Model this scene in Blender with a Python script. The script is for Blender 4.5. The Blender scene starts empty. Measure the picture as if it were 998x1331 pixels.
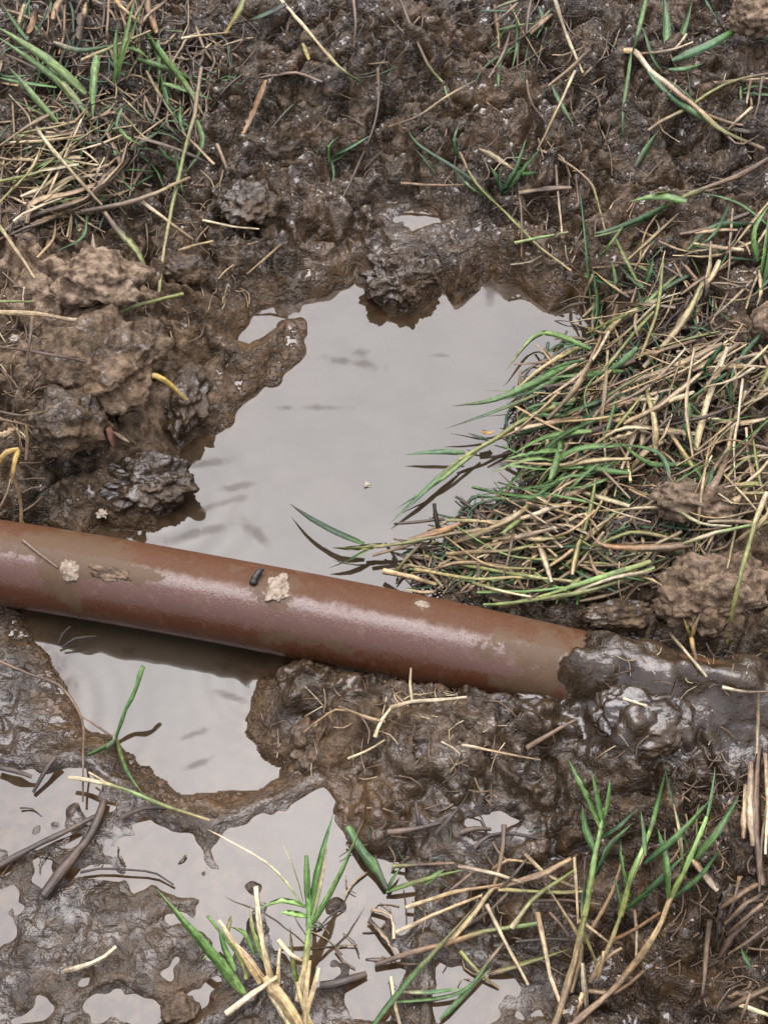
import bpy, bmesh, math, random
import numpy as np
from mathutils import Vector, noise as mnoise

# ------------------------------------------------------------------ camera, world, sun, exposure
scene = bpy.context.scene
COL = scene.collection
TILT = math.radians(35.0)
FPX = 1733.0                      # focal length in photograph pixels (998 x 1331)
DIST = 0.693                      # camera to the middle of the puddle
CAM = np.array([0.0, -DIST * math.sin(TILT), DIST * math.cos(TILT)])
cam_data = bpy.data.cameras.new("camera")
cam = bpy.data.objects.new("camera", cam_data)
COL.objects.link(cam)
cam.location = CAM
cam.rotation_euler = (TILT, 0, 0)
cam_data.sensor_fit = 'VERTICAL'
cam_data.sensor_height = 24
cam_data.lens = 24 * FPX / 1331.0
cam_data.clip_start = 0.01
cam_data.clip_end = 500
scene.camera = cam

SUN_EL, SUN_AZ = math.radians(68), math.radians(-8)   # high beyond the puddle, spread wide by the cloud
world = bpy.data.worlds.new("World")
scene.world = world
world.use_nodes = True
wn, wl = world.node_tree.nodes, world.node_tree.links
wn.clear()
sky = wn.new("ShaderNodeTexSky")
sky.sky_type = 'NISHITA'
sky.sun_disc = False
sky.sun_elevation = SUN_EL
sky.sun_rotation = SUN_AZ
sky.dust_density = 6.0
sky.air_density = 1.2
sky.ozone_density = 1.0
hsv = wn.new("ShaderNodeHueSaturation")                # cloud takes most of the blue out of it
hsv.inputs["Saturation"].default_value = 0.35
# standard overcast sky: an even cloud deck, three times as bright overhead as at the horizon
tc = wn.new("ShaderNodeTexCoord")
xyz = wn.new("ShaderNodeSeparateXYZ")
cie = wn.new("ShaderNodeMapRange")
cie.inputs[1].default_value, cie.inputs[2].default_value = 0.0, 1.0
cie.inputs[3].default_value, cie.inputs[4].default_value = 1 / 3, 1.0
deck = wn.new("ShaderNodeMix"); deck.data_type = 'RGBA'; deck.blend_type = 'MULTIPLY'
deck.inputs[0].default_value = 1.0
deck.inputs[6].default_value = (5.1, 5.2, 6.0, 1)
cover = wn.new("ShaderNodeMix"); cover.data_type = 'RGBA'
cover.inputs[0].default_value = 0.78
bg = wn.new("ShaderNodeBackground")
bg.inputs["Strength"].default_value = 0.12
wo = wn.new("ShaderNodeOutputWorld")
wl.new(sky.outputs[0], hsv.inputs["Color"])
wl.new(tc.outputs["Generated"], xyz.inputs[0])
wl.new(xyz.outputs[2], cie.inputs[0])
wl.new(cie.outputs[0], deck.inputs[7])
wl.new(hsv.outputs[0], cover.inputs[6])
wl.new(deck.outputs[2], cover.inputs[7])
wl.new(cover.outputs[2], bg.inputs["Color"])
wl.new(bg.outputs[0], wo.inputs["Surface"])

sun_data = bpy.data.lights.new("sun", 'SUN')
sun_data.energy = 1.7
sun_data.angle = math.radians(72)
sun_data.color = (1.0, 0.975, 1.0)
sun = bpy.data.objects.new("sun", sun_data)
COL.objects.link(sun)
sd = Vector((math.sin(SUN_AZ) * math.cos(SUN_EL), math.cos(SUN_AZ) * math.cos(SUN_EL), math.sin(SUN_EL)))
sun.rotation_euler = sd.to_track_quat('Z', 'Y').to_euler()
sun.location = sd * 3

vs = scene.view_settings
vs.view_transform = 'Standard'
vs.look = 'None'
vs.exposure = 1.82
vs.gamma = 1.0
vs.use_curve_mapping = False

# ------------------------------------------------------------------ helpers
RIGHT = np.array([1.0, 0, 0])
UP = np.array([0, math.cos(TILT), math.sin(TILT)])
FWD = np.array([0, math.sin(TILT), -math.cos(TILT)])

def P(u, v, z=0.0):
    """the point of the place at height z that the photograph shows at pixel (u, v)"""
    d = FWD + RIGHT * ((u - 499.0) / FPX) + UP * ((665.5 - v) / FPX)
    t = (z - CAM[2]) / d[2]
    return CAM + d * t

def px_size(p):
    """metres per photograph pixel at p"""
    return float(np.dot(np.asarray(p) - CAM, FWD)) / FPX

def _hash(ix, iy, seed):
    h = (ix.astype(np.int64) * 374761393 + iy.astype(np.int64) * 668265263 + seed * 2147483647) & 0xFFFFFFFF
    h = ((h ^ (h >> 13)) * 1274126177) & 0xFFFFFFFF
    h = (h ^ (h >> 16)) & 0xFFFFFFFF
    h = (h * 2246822519) & 0xFFFFFFFF
    return ((h ^ (h >> 15)) & 0xFFFFFF) / float(0x1000000)

def perlin(x, y, seed=0):
    ix, iy = np.floor(x), np.floor(y)
    fx, fy = x - ix, y - iy
    u = fx * fx * fx * (fx * (fx * 6 - 15) + 10)
    v = fy * fy * fy * (fy * (fy * 6 - 15) + 10)
    def g(dx, dy):
        a = _hash(ix + dx, iy + dy, seed) * 2 * math.pi
        return np.cos(a) * (fx - dx) + np.sin(a) * (fy - dy)
    a = g(0, 0) * (1 - u) + g(1, 0) * u
    b = g(0, 1) * (1 - u) + g(1, 1) * u
    return (a * (1 - v) + b * v) * 1.5

def fbm(x, y, wave, octs=4, seed=0, gain=0.5):
    s, a, t = 0, 1.0, 0
    for k in range(octs):
        s = s + a * perlin(x / wave + 17.3 * k, y / wave - 9.1 * k, seed + k)
        t += a
        a *= gain
        wave /= 2.03
    return s / t

def worley(x, y, wave, seed=0):
    x, y = x / wave, y / wave
    ix, iy = np.floor(x), np.floor(y)
    d1 = np.full(x.shape, 9.0)
    for dx in (-1, 0, 1):
        for dy in (-1, 0, 1):
            px = ix + dx + _hash(ix + dx, iy + dy, seed)
            py = iy + dy + _hash(ix + dx, iy + dy, seed + 91)
            d1 = np.minimum(d1, (px - x) ** 2 + (py - y) ** 2)
    return np.sqrt(d1)

def smooth(e0, e1, x):
    t = np.clip((x - e0) / (e1 - e0), 0, 1)
    return t * t * (3 - 2 * t)

def poly_sd(poly, x, y):
    """signed distance to a closed outline, positive outside"""
    p = np.asarray(poly)
    d = np.full(x.shape, 1e9)
    inside = np.zeros(x.shape, bool)
    n = len(p)
    for i in range(n):
        ax, ay = p[i]
        bx, by = p[(i + 1) % n]
        ex, ey = bx - ax, by - ay
        t = np.clip(((x - ax) * ex + (y - ay) * ey) / (ex * ex + ey * ey + 1e-12), 0, 1)
        d = np.minimum(d, (x - ax - t * ex) ** 2 + (y - ay - t * ey) ** 2)
        c = ((ay > y) != (by > y))
        xi = ax + (y - ay) * ex / (ey if abs(ey) > 1e-12 else 1e-12)
        inside ^= c & (x < xi)
    d = np.sqrt(d)
    return np.where(inside, -d, d)

def seg_d(pts, x, y):
    d = np.full(x.shape, 1e9)
    for (ax, ay), (bx, by) in zip(pts[:-1], pts[1:]):
        ex, ey = bx - ax, by - ay
        t = np.clip(((x - ax) * ex + (y - ay) * ey) / (ex * ex + ey * ey + 1e-12), 0, 1)
        d = np.minimum(d, (x - ax - t * ex) ** 2 + (y - ay - t * ey) ** 2)
    return np.sqrt(d)

def new_mesh(name, verts, faces, smooth_shade=True):
    """verts (N,3) array, faces (M,3) or (M,4) array -> mesh"""
    verts = np.asarray(verts, np.float32)
    faces = np.asarray(faces, np.int32)
    me = bpy.data.meshes.new(name)
    n = faces.shape[1]
    me.vertices.add(len(verts))
    me.vertices.foreach_set("co", verts.ravel())
    me.loops.add(faces.size)
    me.loops.foreach_set("vertex_index", faces.ravel())
    me.polygons.add(len(faces))
    me.polygons.foreach_set("loop_start", np.arange(0, faces.size, n, dtype=np.int32))
    me.polygons.foreach_set("loop_total", np.full(len(faces), n, np.int32))
    me.polygons.foreach_set("use_smooth", np.full(len(faces), smooth_shade, bool))
    me.update(calc_edges=True)
    me.validate()
    return me

def color_attr(me, name, cols):
    a = me.color_attributes.new(name, 'FLOAT_COLOR', 'POINT')
    c = np.ones((len(me.vertices), 4), np.float32)
    c[:, :cols.shape[1]] = cols
    a.data.foreach_set("color", c.ravel())

def link(name, me, mat, loc=None, parent=None):
    o = bpy.data.objects.new(name, me)
    COL.objects.link(o)
    if mat is not None and me is not None and not me.materials:
        me.materials.append(mat)
    if loc is not None:
        o.location = loc
    if parent is not None:
        o.parent = parent
    return o

def tag(o, label=None, cat=None, group=None, kind=None):
    if label: o["label"] = label
    if cat: o["category"] = cat
    if group: o["group"] = group
    if kind: o["kind"] = kind
    return o

# ------------------------------------------------------------------ materials
class Mat:
    def __init__(self, name):
        self.m = bpy.data.materials.new(name)
        self.m.use_nodes = True
        self.t = self.m.node_tree
        self.t.nodes.clear()
        self.out = self.t.nodes.new("ShaderNodeOutputMaterial")
        self.p = self.t.nodes.new("ShaderNodeBsdfPrincipled")
        self.l(self.p.outputs[0], self.out.inputs[0])
    def n(self, kind, **kw):
        x = self.t.nodes.new(kind)
        for k, v in kw.items():
            setattr(x, k, v)
        return x
    def l(self, a, b):
        self.t.links.new(a, b)
    def val(self, sock, v):
        if hasattr(v, "is_linked") or hasattr(v, "links"):
            self.l(v, sock)
        else:
            sock.default_value = v
    def coord(self, which="Object"):
        return self.n("ShaderNodeTexCoord").outputs[which]
    def noise(self, scale, detail=4, rough=0.55, vec=None, dist=0.0):
        x = self.n("ShaderNodeTexNoise")
        x.inputs["Scale"].default_value = scale
        x.inputs["Detail"].default_value = detail
        x.inputs["Roughness"].default_value = rough
        x.inputs["Distortion"].default_value = dist
        self.l(vec if vec is not None else self.coord(), x.inputs["Vector"])
        return x.outputs[0]
    def ramp(self, f, a, b, va=0.0, vb=1.0):
        x = self.n("ShaderNodeMapRange")
        x.interpolation_type = 'SMOOTHSTEP'
        self.l(f, x.inputs[0])
        x.inputs[1].default_value, x.inputs[2].default_value = a, b
        x.inputs[3].default_value, x.inputs[4].default_value = va, vb
        return x.outputs[0]
    def mix(self, f, a, b):
        x = self.n("ShaderNodeMix", data_type='RGBA')
        self.val(x.inputs[0], f)
        self.val(x.inputs[6], a if not isinstance(a, tuple) else (*a, 1))
        self.val(x.inputs[7], b if not isinstance(b, tuple) else (*b, 1))
        return x.outputs[2]
    def math(self, op, a, b=0.0):
        x = self.n("ShaderNodeMath", operation=op)
        self.val(x.inputs[0], a)
        self.val(x.inputs[1], b)
        return x.outputs[0]
    def bump(self, h, strength, dist, normal=None):
        x = self.n("ShaderNodeBump")
        x.inputs["Strength"].default_value = strength
        x.inputs["Distance"].default_value = dist
        self.l(h, x.inputs["Height"])
        if normal is not None:
            self.l(normal, x.inputs["Normal"])
        return x.outputs[0]
    def attr(self, name):
        x = self.n("ShaderNodeAttribute")
        x.attribute_name = name
        return x

def make_mud():
    """wet churned clay: attribute 'mud' r = dryness, g = ochre subsoil, b = standing wet"""
    M = Mat("wet_mud")
    sep = M.n("ShaderNodeSeparateColor")
    at = M.attr("mud")
    M.l(at.outputs["Color"], sep.inputs[0])
    dry, ochre, wet = sep.outputs[0], sep.outputs[1], sep.outputs[2]
    big = M.noise(38, 5)
    mid = M.noise(185, 4, 0.6)
    fine = M.noise(900, 5, 0.7)
    c = M.mix(M.ramp(big, 0.35, 0.65), (0.0165, 0.0095, 0.0043), (0.043, 0.0262, 0.0122))
    c = M.mix(M.ramp(mid, 0.50, 0.70, 0, 0.7), c, (0.086, 0.056, 0.0300))
    c = M.mix(M.ramp(mid, 0.30, 0.46, 0.6, 0), c, (0.0080, 0.0046, 0.0025))
    och = M.math('MAXIMUM', ochre, M.ramp(M.noise(26, 4, 0.6), 0.50, 0.68, 0, 0.5))
    c = M.mix(M.math('MULTIPLY', och, M.ramp(mid, 0.3, 0.7, 0.35, 1.0)), c, (0.090, 0.0475, 0.0180))
    c2 = M.mix(M.ramp(mid, 0.35, 0.68), (0.062, 0.041, 0.027), (0.255, 0.185, 0.128))
    c = M.mix(M.math('MULTIPLY', dry, M.ramp(big, 0.3, 0.7, 0.55, 1.0)), c, c2)
    grit = M.ramp(M.noise(620, 2, 0.5), 0.67, 0.73)
    c = M.mix(M.math('MULTIPLY', grit, 0.5), c, (0.150, 0.110, 0.075))
    c = M.mix(M.math('MULTIPLY', M.math('MINIMUM', wet, 0.6), 0.75), c, (0.0150, 0.0088, 0.0042))   # soaked clay is darker clay
    M.l(c, M.p.inputs["Base Color"])
    # 1 = crumbly and merely damp, 0 = a skin of water
    pn = M.math('ADD', M.math('MULTIPLY', M.noise(85, 5, 0.6), 0.55), M.math('MULTIPLY', M.noise(330, 4, 0.6), 0.45))
    r = M.ramp(M.math('SUBTRACT', pn, M.math('MULTIPLY', wet, 0.10)), 0.42, 0.51)
    # half wet = trodden slop with a dull sheen, fully wet = smooth slurry that shines
    wn_ = M.noise(60, 4, 0.6)
    half = M.math('MINIMUM', M.math('MULTIPLY', wet, 2.0), 1.0)
    full = M.math('MAXIMUM', M.math('SUBTRACT', M.math('MULTIPLY', wet, 2.0), 1.0), 0.0)
    dullw = M.math('MULTIPLY', M.ramp(wn_, 0.36, 0.60, 0.25, 0.95), M.math('SUBTRACT', 1.0, full))
    wetr = M.math('ADD', dullw, M.math('MULTIPLY', M.ramp(wn_, 0.40, 0.62, 0.02, 0.30), full))
    r = M.math('ADD', M.math('MULTIPLY', r, M.math('SUBTRACT', 1.0, half)), M.math('MULTIPLY', wetr, half))
    r = M.math('MINIMUM', M.math('ADD', r, M.math('MULTIPLY', dry, 1.6)), 1.6)
    M.l(M.math('ADD', 0.09, M.math('MULTIPLY', r, 0.27)), M.p.inputs["Roughness"])
    M.p.inputs["IOR"].default_value = 1.55
    M.val(M.p.inputs["Specular IOR Level"], M.math('MULTIPLY', at.outputs["Alpha"], M.math('MAXIMUM', M.math('MULTIPLY', M.math('SUBTRACT', 1.0, M.math('MULTIPLY', wet, 0.10)), M.math('SUBTRACT', 0.64, M.math('MULTIPLY', r, 0.40))), 0.05)))
    inv = M.math('ADD', 0.15, M.math('MULTIPLY', M.math('MINIMUM', r, 1.0), 0.85))
    h = M.math('ADD', M.math('MULTIPLY', M.math('MULTIPLY', mid, inv), 0.0027),
               M.math('MULTIPLY', M.math('MULTIPLY', fine, inv), 0.0003))
    M.l(M.bump(h, 1.0, 1.0), M.p.inputs["Normal"])
    return M.m

def make_water():
    """silty puddle: cloudy within a few millimetres of depth, with a mirror surface"""
    M = Mat("silty_water")
    depth = M.attr("depth").outputs["Fac"]
    n1 = M.noise(30, 3)
    c = M.mix(M.ramp(n1, 0.35, 0.65), (0.021, 0.0142, 0.0080), (0.031, 0.0225, 0.0140))
    c = M.mix(M.ramp(M.noise(70, 4, 0.6), 0.60, 0.72, 0, 0.6), c, (0.016, 0.0095, 0.005))
    # at the shallow edge the wet clay below gives the colour, farther in the silt does (Beer's law)
    f = M.math('SUBTRACT', 1.0, M.math('POWER', 2.718, M.math('MULTIPLY', depth, -1.0 / 0.0026)))
    c = M.mix(f, M.mix(M.ramp(M.noise(180, 4), 0.35, 0.65), (0.020, 0.0105, 0.0050), (0.050, 0.0285, 0.0135)), c)
    M.l(c, M.p.inputs["Base Color"])
    scum_reflection = M.attr("scum_reflection").outputs["Fac"]  # floating scum, plus dark bank reflections painted in by dulling the surface
    scum_reflection = M.ramp(M.math('ADD', scum_reflection, M.math('MULTIPLY', M.math('SUBTRACT', M.noise(80, 4, 0.6, None, 0.8), 0.5), 1.5)), 0.25, 1.0)
    M.l(M.math('ADD', 0.035, M.math('MULTIPLY', scum_reflection, 0.25)), M.p.inputs["Roughness"])
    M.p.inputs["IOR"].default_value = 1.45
    M.val(M.p.inputs["Specular IOR Level"], M.math('SUBTRACT', 0.57, M.math('MULTIPLY', scum_reflection, 0.22)))
    w = M.noise(38, 2, 0.4)
    M.l(M.bump(w, 0.05, 0.010), M.p.inputs["Normal"])
    return M.m

MUD = make_mud()
WATER = make_water()

# ------------------------------------------------------------------ pipe line (used by the ground too)
PIPE_R = 0.0209
PIPE_Z = 0.0168
PA = P(0, 732, PIPE_Z)
PB = P(598, 846, PIPE_Z)
PDIR = (PB - PA) / np.linalg.norm(PB - PA)
PLEN = np.linalg.norm(PB - PA)
def sag(x):
    """the pipe is very slightly bowed away from the camera side"""
    t = (np.asarray(x) / PLEN - 0.55) / 0.6
    return 0.0027 * (1 - np.minimum(t * t, 2.2))
def pipe_at(u):
    """point of the pipe's axis seen at photo column u"""
    t = 0.0
    lo, hi = -0.3, 0.6
    for _ in range(50):
        m = (lo + hi) / 2
        q = PA + PDIR * m - CAM
        uu = 499 + FPX * np.dot(q, RIGHT) / np.dot(q, FWD)
        if uu < u: lo = m
        else: hi = m
    return PA + PDIR * lo

# ------------------------------------------------------------------ ground height
def XY(pts, z=0.0):
    return [tuple(P(u, v, z)[:2]) for u, v in pts]

UPPER_POOL = XY([(120, 720), (112, 690), (135, 676), (158, 694), (205, 690), (222, 668), (212, 640), (244, 640),
    (234, 600), (240, 574), (268, 562), (300, 553), (322, 512), (350, 496), (362, 470), (380, 452), (386, 425), (372, 414), (352, 432), (328, 452),
    (306, 446), (318, 428), (340, 410), (366, 394), (402, 392), (436, 376), (462, 366), (486, 392), (512, 410), (545, 408), (572, 374),
    (592, 400), (612, 388), (640, 362), (668, 372), (690, 385), (716, 402), (746, 396), (770, 420), (765, 470), (740, 540), (715, 600), (690, 650),
    (650, 690), (620, 720), (585, 760), (560, 800), (300, 800)])
LOWER_POOL = XY([(20, 760), (60, 750), (300, 800), (420, 840), (360, 868), (334, 884), (328, 925), (322, 958), (345, 984), (372, 992), (366, 1006),
    (330, 1022), (284, 1036), (244, 1036), (216, 1026), (196, 998), (172, 976), (150, 962), (118, 952), (100, 935), (80, 892), (66, 852), (36, 822)])
SEEP_Z = 0.0100
SEEP = XY([(-40, 1000), (60, 990), (110, 1000), (142, 1020), (180, 1050), (240, 1072), (300, 1070), (350, 1058), (395, 1030), (420, 1022),
    (440, 1040), (446, 1090), (500, 1105), (545, 1120), (545, 1200), (530, 1250), (540, 1345), (430, 1345), (400, 1300), (330, 1200),
    (300, 1300), (250, 1345), (120, 1345), (-40, 1345)], SEEP_Z)
# smaller puddles: outline, level
PUDDLES = [
    ([(498, 290), (512, 272), (545, 262), (575, 272), (582, 292), (560, 304), (530, 308), (505, 304)], 0.0150),
    ([(560, 1240), (610, 1240), (640, 1262), (680, 1268), (722, 1275), (716, 1340), (560, 1340), (548, 1290)], 0.0125),
    ([(600, 1050), (660, 1046), (690, 1062), (672, 1088), (620, 1094), (594, 1076)], 0.0185),
]
PUDDLES = [(XY(p, z), z) for p, z in PUDDLES]

# broad heights: photo pixel, millimetres
BASE = [(100, 40, 62), (100, 200, 58), (30, 330, 60), (130, 380, 52), (60, 480, 50), (150, 500, 42), (20, 570, 40), (60, 600, 40), (20, 596, 46), (60, 650, 3), (20, 655, 4), (100, 655, 2.5), (60, 700, 2), (130, 606, 28), (100, 620, 30), (190, 600, 20), (160, 640, 10),
    (215, 480, 22), (270, 480, 13), (250, 560, 12), (330, 400, 11), (240, 380, 30), (260, 250, 34), (330, 300, 22), (330, 180, 34), (400, 300, 16),
    (400, 80, 50), (500, 30, 62), (500, 180, 32), (560, 260, 18), (470, 330, 11), (620, 330, 14), (650, 230, 26), (700, 300, 22), (700, 120, 46),
    (720, 20, 62), (880, 60, 66), (960, 160, 60), (860, 220, 44), (800, 300, 32), (950, 300, 52), (850, 400, 34), (735, 385, 30), (700, 350, 24), (785, 440, 30), (960, 480, 46), (820, 560, 30),
    (760, 640, 20), (700, 740, 14), (900, 640, 40), (970, 700, 44), (800, 740, 26), (820, 790, 30), (920, 770, 44), (990, 800, 44),
    (770, 880, 34), (840, 890, 44), (830, 940, 40), (920, 890, 40), (980, 900, 38), (740, 960, 20), (700, 930, 20), (860, 1000, 24), (960, 1000, 30),
    (400, 900, 13), (430, 980, 14), (500, 950, 21), (600, 940, 24), (600, 1000, 22), (660, 960, 22), (560, 900, 16), (500, 1060, 14), (480, 1110, 11.5), (450, 1040, 11), (600, 1070, 18),
    (700, 1060, 20), (800, 1100, 22), (950, 1120, 34), (980, 1200, 36), (880, 1250, 24), (950, 1320, 26), (760, 1300, 17), (640, 1200, 14), (650, 1300, 12.5), (560, 1150, 12),
    (520, 1250, 10), (470, 1300, 11), (400, 1200, 9), (400, 1100, 7), (300, 1100, 9), (340, 1240, 11), (280, 1220, 11), (200, 1200, 11.5), (200, 1290, 12), (100, 1240, 12), (40, 1300, 11),
    (50, 1180, 12.5), (40, 1100, 11), (120, 1090, 11), (200, 1100, 10), (240, 1060, 11), (150, 1020, 11), (40, 1020, 10.5), (20, 970, 9), (110, 960, 9), (10, 840, 2.5), (30, 880, 3), (10, 920, 4), (60, 930, 5)]
BASE = [(*P(u, v, mm * 0.001)[:2], mm * 0.001) for u, v, mm in BASE]
# lumps pressed into the ground sheet: pixel, z mm, radius px, extra height mm
LUMPS = [(525, 362, 12, 46, 9), (440, 352, 10, 30, 4), (600, 350, 10, 34, 6), (640, 330, 14, 40, 5), (470, 300, 18, 40, 6), (545, 288, 17, 16, 5), (365, 330, 18, 30, 6), (320, 240, 30, 40, 8),
    (410, 180, 36, 46, 9), (560, 170, 36, 50, 9), (650, 140, 45, 50, 8), (760, 200, 40, 50, 8), (480, 110, 48, 40, 8), (300, 110, 50, 45, 9), (830, 150, 50, 46, 7), (590, 220, 28, 34, 5),
    (400, 895, 14, 36, 8), (470, 935, 17, 40, 7), (590, 965, 22, 60, 8), (650, 985, 22, 50, 6), (520, 1000, 18, 36, 6), (420, 980, 14, 30, 6), (475, 1040, 14, 34, 4),
    (700, 930, 24, 44, 5), (790, 965, 32, 40, 6), (860, 940, 40, 60, 9), (760, 1060, 22, 40, 4), (880, 1180, 28, 60, 5), (570, 1060, 16, 40, 4)]
_lr = random.Random(4)
for (u0, v0, u1, v1, zm, n_) in [(270, 0, 720, 330, 34, 75), (700, 0, 998, 300, 48, 60), (200, 230, 420, 520, 20, 26), (350, 880, 740, 1080, 20, 46), (740, 960, 998, 1331, 26, 44), (0, 420, 250, 640, 38, 18), (0, 0, 290, 260, 58, 24)]:
    for _ in range(n_):
        LUMPS.append((_lr.uniform(u0, u1), _lr.uniform(v0, v1), zm, _lr.choice([7, 9, 12, 15, 20, 26]), _lr.uniform(2.5, 6.5) * _lr.choice([1, 1, 1, -0.8])))
FINGER = XY([(352, 486), (378, 458), (384, 432), (378, 418)], 0.004)

def base_height(x, y):
    num = np.zeros(x.shape); den = np.zeros(x.shape)
    for bx, by, bz in BASE:
        w = 1.0 / ((x - bx) ** 2 + (y - by) ** 2 + 0.010 ** 2) ** 1.7
        num += w * bz; den += w
    return num / den

def ground_height(x, y):
    wx = x + 0.0045 * perlin(x / 0.021, y / 0.021, 5) + 0.0020 * perlin(x / 0.008, y / 0.008, 6)
    wy = y + 0.0045 * perlin(x / 0.021, y / 0.021, 7) + 0.0020 * perlin(x / 0.008, y / 0.008, 8)
    B = base_height(wx, wy)
    d = np.minimum(poly_sd(UPPER_POOL, wx, wy), poly_sd(LOWER_POOL, wx, wy))
    bank = B * (1 - np.exp(-np.maximum(d, 0) / 0.011)) + 0.0012
    z = np.where(d > 0, bank, -0.014 * (1 - np.exp(np.minimum(d, 0) / 0.026)))
    off = smooth(0.0, 0.030, d)
    for u, v, zm, rp, h in LUMPS:
        c = P(u, v, zm * 0.001)
        r = rp * px_size(c)
        x0, x1 = np.searchsorted(x[0], (c[0] - 1.9 * r - 0.008, c[0] + 1.9 * r + 0.008))
        y0, y1 = np.searchsorted(y[:, 0], (c[1] - 1.9 * r - 0.008, c[1] + 1.9 * r + 0.008))
        w_ = (slice(y0, y1), slice(x0, x1))
        if x1 <= x0 or y1 <= y0: continue
        q = ((wx[w_] - c[0]) ** 2 + (wy[w_] - c[1]) ** 2) / (r * r)
        z[w_] += h * 0.001 * np.exp(-q * q) * smooth(0.0, 0.012, d[w_])
    f = seg_d(FINGER, wx, wy)
    z = np.maximum(z, 0.0042 * (1 - (f / 0.0075) ** 2))
    # how crumbly: the far banks are, the trodden lower corner is slick
    yy = y
    slick = smooth(0.0, -0.10, yy) * smooth(0.12, -0.05, x)
    for u_, v_, zm_, rp_ in ((825, 920, 40, 90), (955, 930, 38, 60), (700, 925, 22, 40)):
        c_ = P(u_, v_, zm_ * 0.001); r_ = rp_ * px_size(c_)
        slick = np.maximum(slick, np.exp(-(((x - c_[0]) ** 2 + (y - c_[1]) ** 2) / (r_ * r_)) ** 2) * 1.1)
    slick = np.minimum(slick, 1.15)
    crumb = off * (1 - 0.78 * slick)
    n = 0.0120 * fbm(x, y, 0.045, 3, 11) * off * (1 - 0.55 * slick)
    n = n + 0.0060 * (np.abs(fbm(x, y, 0.022, 3, 21)) * 2 - 0.4) * crumb
    wl_ = worley(wx, wy, 0.0105, 31)
    wl2 = worley(wx, wy, 0.0052, 33)
    patch = smooth(-0.15, 0.35, fbm(x, y, 0.07, 2, 41))
    n = n + (0.0062 * (0.55 - wl_) * (0.35 + 0.65 * patch) + 0.0026 * (0.5 - wl2) * (0.3 + 0.7 * patch)) * crumb
    n = n + 0.0016 * fbm(x, y, 0.0065, 2, 51) * np.maximum(crumb, 0.35 * off)
    rg = 1 - np.abs(fbm(wx, wy, 0.034, 3, 55)) * 2
    n = n - 0.0085 * smooth(0.72, 0.98, rg) * crumb                    # clefts between the lumps
    n = n + 0.0011 * fbm(x, y, 0.0034, 2, 57) * crumb
    z = z + n + 0.0012 * fbm(x, y, 0.012, 2, 61) * smooth(-0.004, 0.004, d)
    # standing water in the trodden corner and the little puddles: hold a rim around each
    for poly, lv in [(SEEP, SEEP_Z)] + PUDDLES:
        s = poly_sd(poly, wx, wy)
        rim = lv + 0.0022 - 0.5 * np.maximum(np.abs(s) - 0.003, 0)
        z = np.where((np.abs(s) < 0.016) & (d > 0.004), np.maximum(z, rim), z)
        if lv == SEEP_Z:
            m = smooth(0.003, -0.008, s)
            isl = 0.0040 * fbm(x, y, 0.034, 3, 71) + 0.0030 * fbm(x, y, 0.012, 2, 73) + lv - 0.0008
            isl = isl + 0.0032 * np.exp(-(((x - P(110, 1250, lv)[0]) / 0.040) ** 2 + ((y - P(110, 1250, lv)[1]) / 0.022) ** 2)) + 0.0016 * np.exp(-(((x - P(90, 1140, lv)[0]) / 0.030) ** 2 + ((y - P(90, 1140, lv)[1]) / 0.020) ** 2))
            isl = isl - 0.004 * np.exp(-(((x - P(420, 1080, lv)[0]) / 0.030) ** 2 + ((y - P(420, 1090, lv)[1]) / 0.028) ** 2))
            z = z * (1 - m) + isl * m
        else:
            m = smooth(0.002, -0.006, s)
            z = z * (1 - m) + (lv - 0.0012 + 0.0042 * fbm(x, y, 0.020, 3, 75)) * m
    # the pipe lies in its trench; on the far side of the frame mud is heaped over it
    rel = (x - PA[0]) * PDIR[0] + (y - PA[1]) * PDIR[1]
    side = -(x - PA[0]) * PDIR[1] + (y - PA[1]) * PDIR[0]
    end = np.dot(pipe_at(716) - PA, PDIR)
    side = side - sag(rel)
    edge = end + 0.018 * fbm(x, y, 0.026, 5, 81, 0.6) + 0.25 * np.maximum(side, -0.01)
    cover = smooth(-0.002, 0.012, rel - edge)
    top = np.sqrt(np.maximum(PIPE_R ** 2 - side ** 2, 0)) + PIPE_Z
    over = np.where(np.abs(side) < PIPE_R * 1.25, top + 0.0004 + 0.0016 * smooth(0, 0.014, rel - edge) + 0.006 * smooth(0, 0.03, rel - edge) * smooth(0.016, -0.006, side)
                    + 0.0022 * np.abs(fbm(x, y, 0.016, 3, 83)) * smooth(0, 0.012, rel - edge) - 0.006 * smooth(0.75, 1.25, np.abs(side) / PIPE_R), -1)
    win = pipe_at(905)
    bare = np.clip(0.85 + 0.9 * fbm(x, y, 0.012, 3, 85), 0, 1) * np.exp(-(((rel - np.dot(win - PA, PDIR)) / 0.014) ** 2 + ((side - 0.013) / 0.006) ** 2))
    trench = np.where(np.abs(side) < PIPE_R * 1.12, np.minimum(z, PIPE_Z - 0.006), z)
    near = (rel > -0.3) & (np.abs(side) < PIPE_R * 1.25) & (rel < 0.8)
    for u_, v_, rp_, h_ in ((770, 872, 34, 6), (815, 850, 30, 5), (850, 895, 40, 7), (900, 880, 26, 6), (955, 880, 34, 7), (740, 905, 26, 5), (785, 828, 22, 5), (850, 832, 20, 5), (975, 842, 30, 8), (820, 940, 40, 6), (735, 850, 16, 3)):
        c_ = P(u_, v_, 0.042); r_ = rp_ * px_size(c_)
        q_ = ((x - c_[0]) ** 2 + (y - c_[1]) ** 2) / (r_ * r_) * (1 + 0.5 * fbm(x, y, 0.018, 2, 87))
        over = over + h_ * 0.001 * np.exp(-q_ * q_)
    lim = np.where(side > 0, top + 0.003, PIPE_Z + PIPE_R + 0.007 - 0.45 * np.maximum(-side - 0.008, 0))
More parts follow.
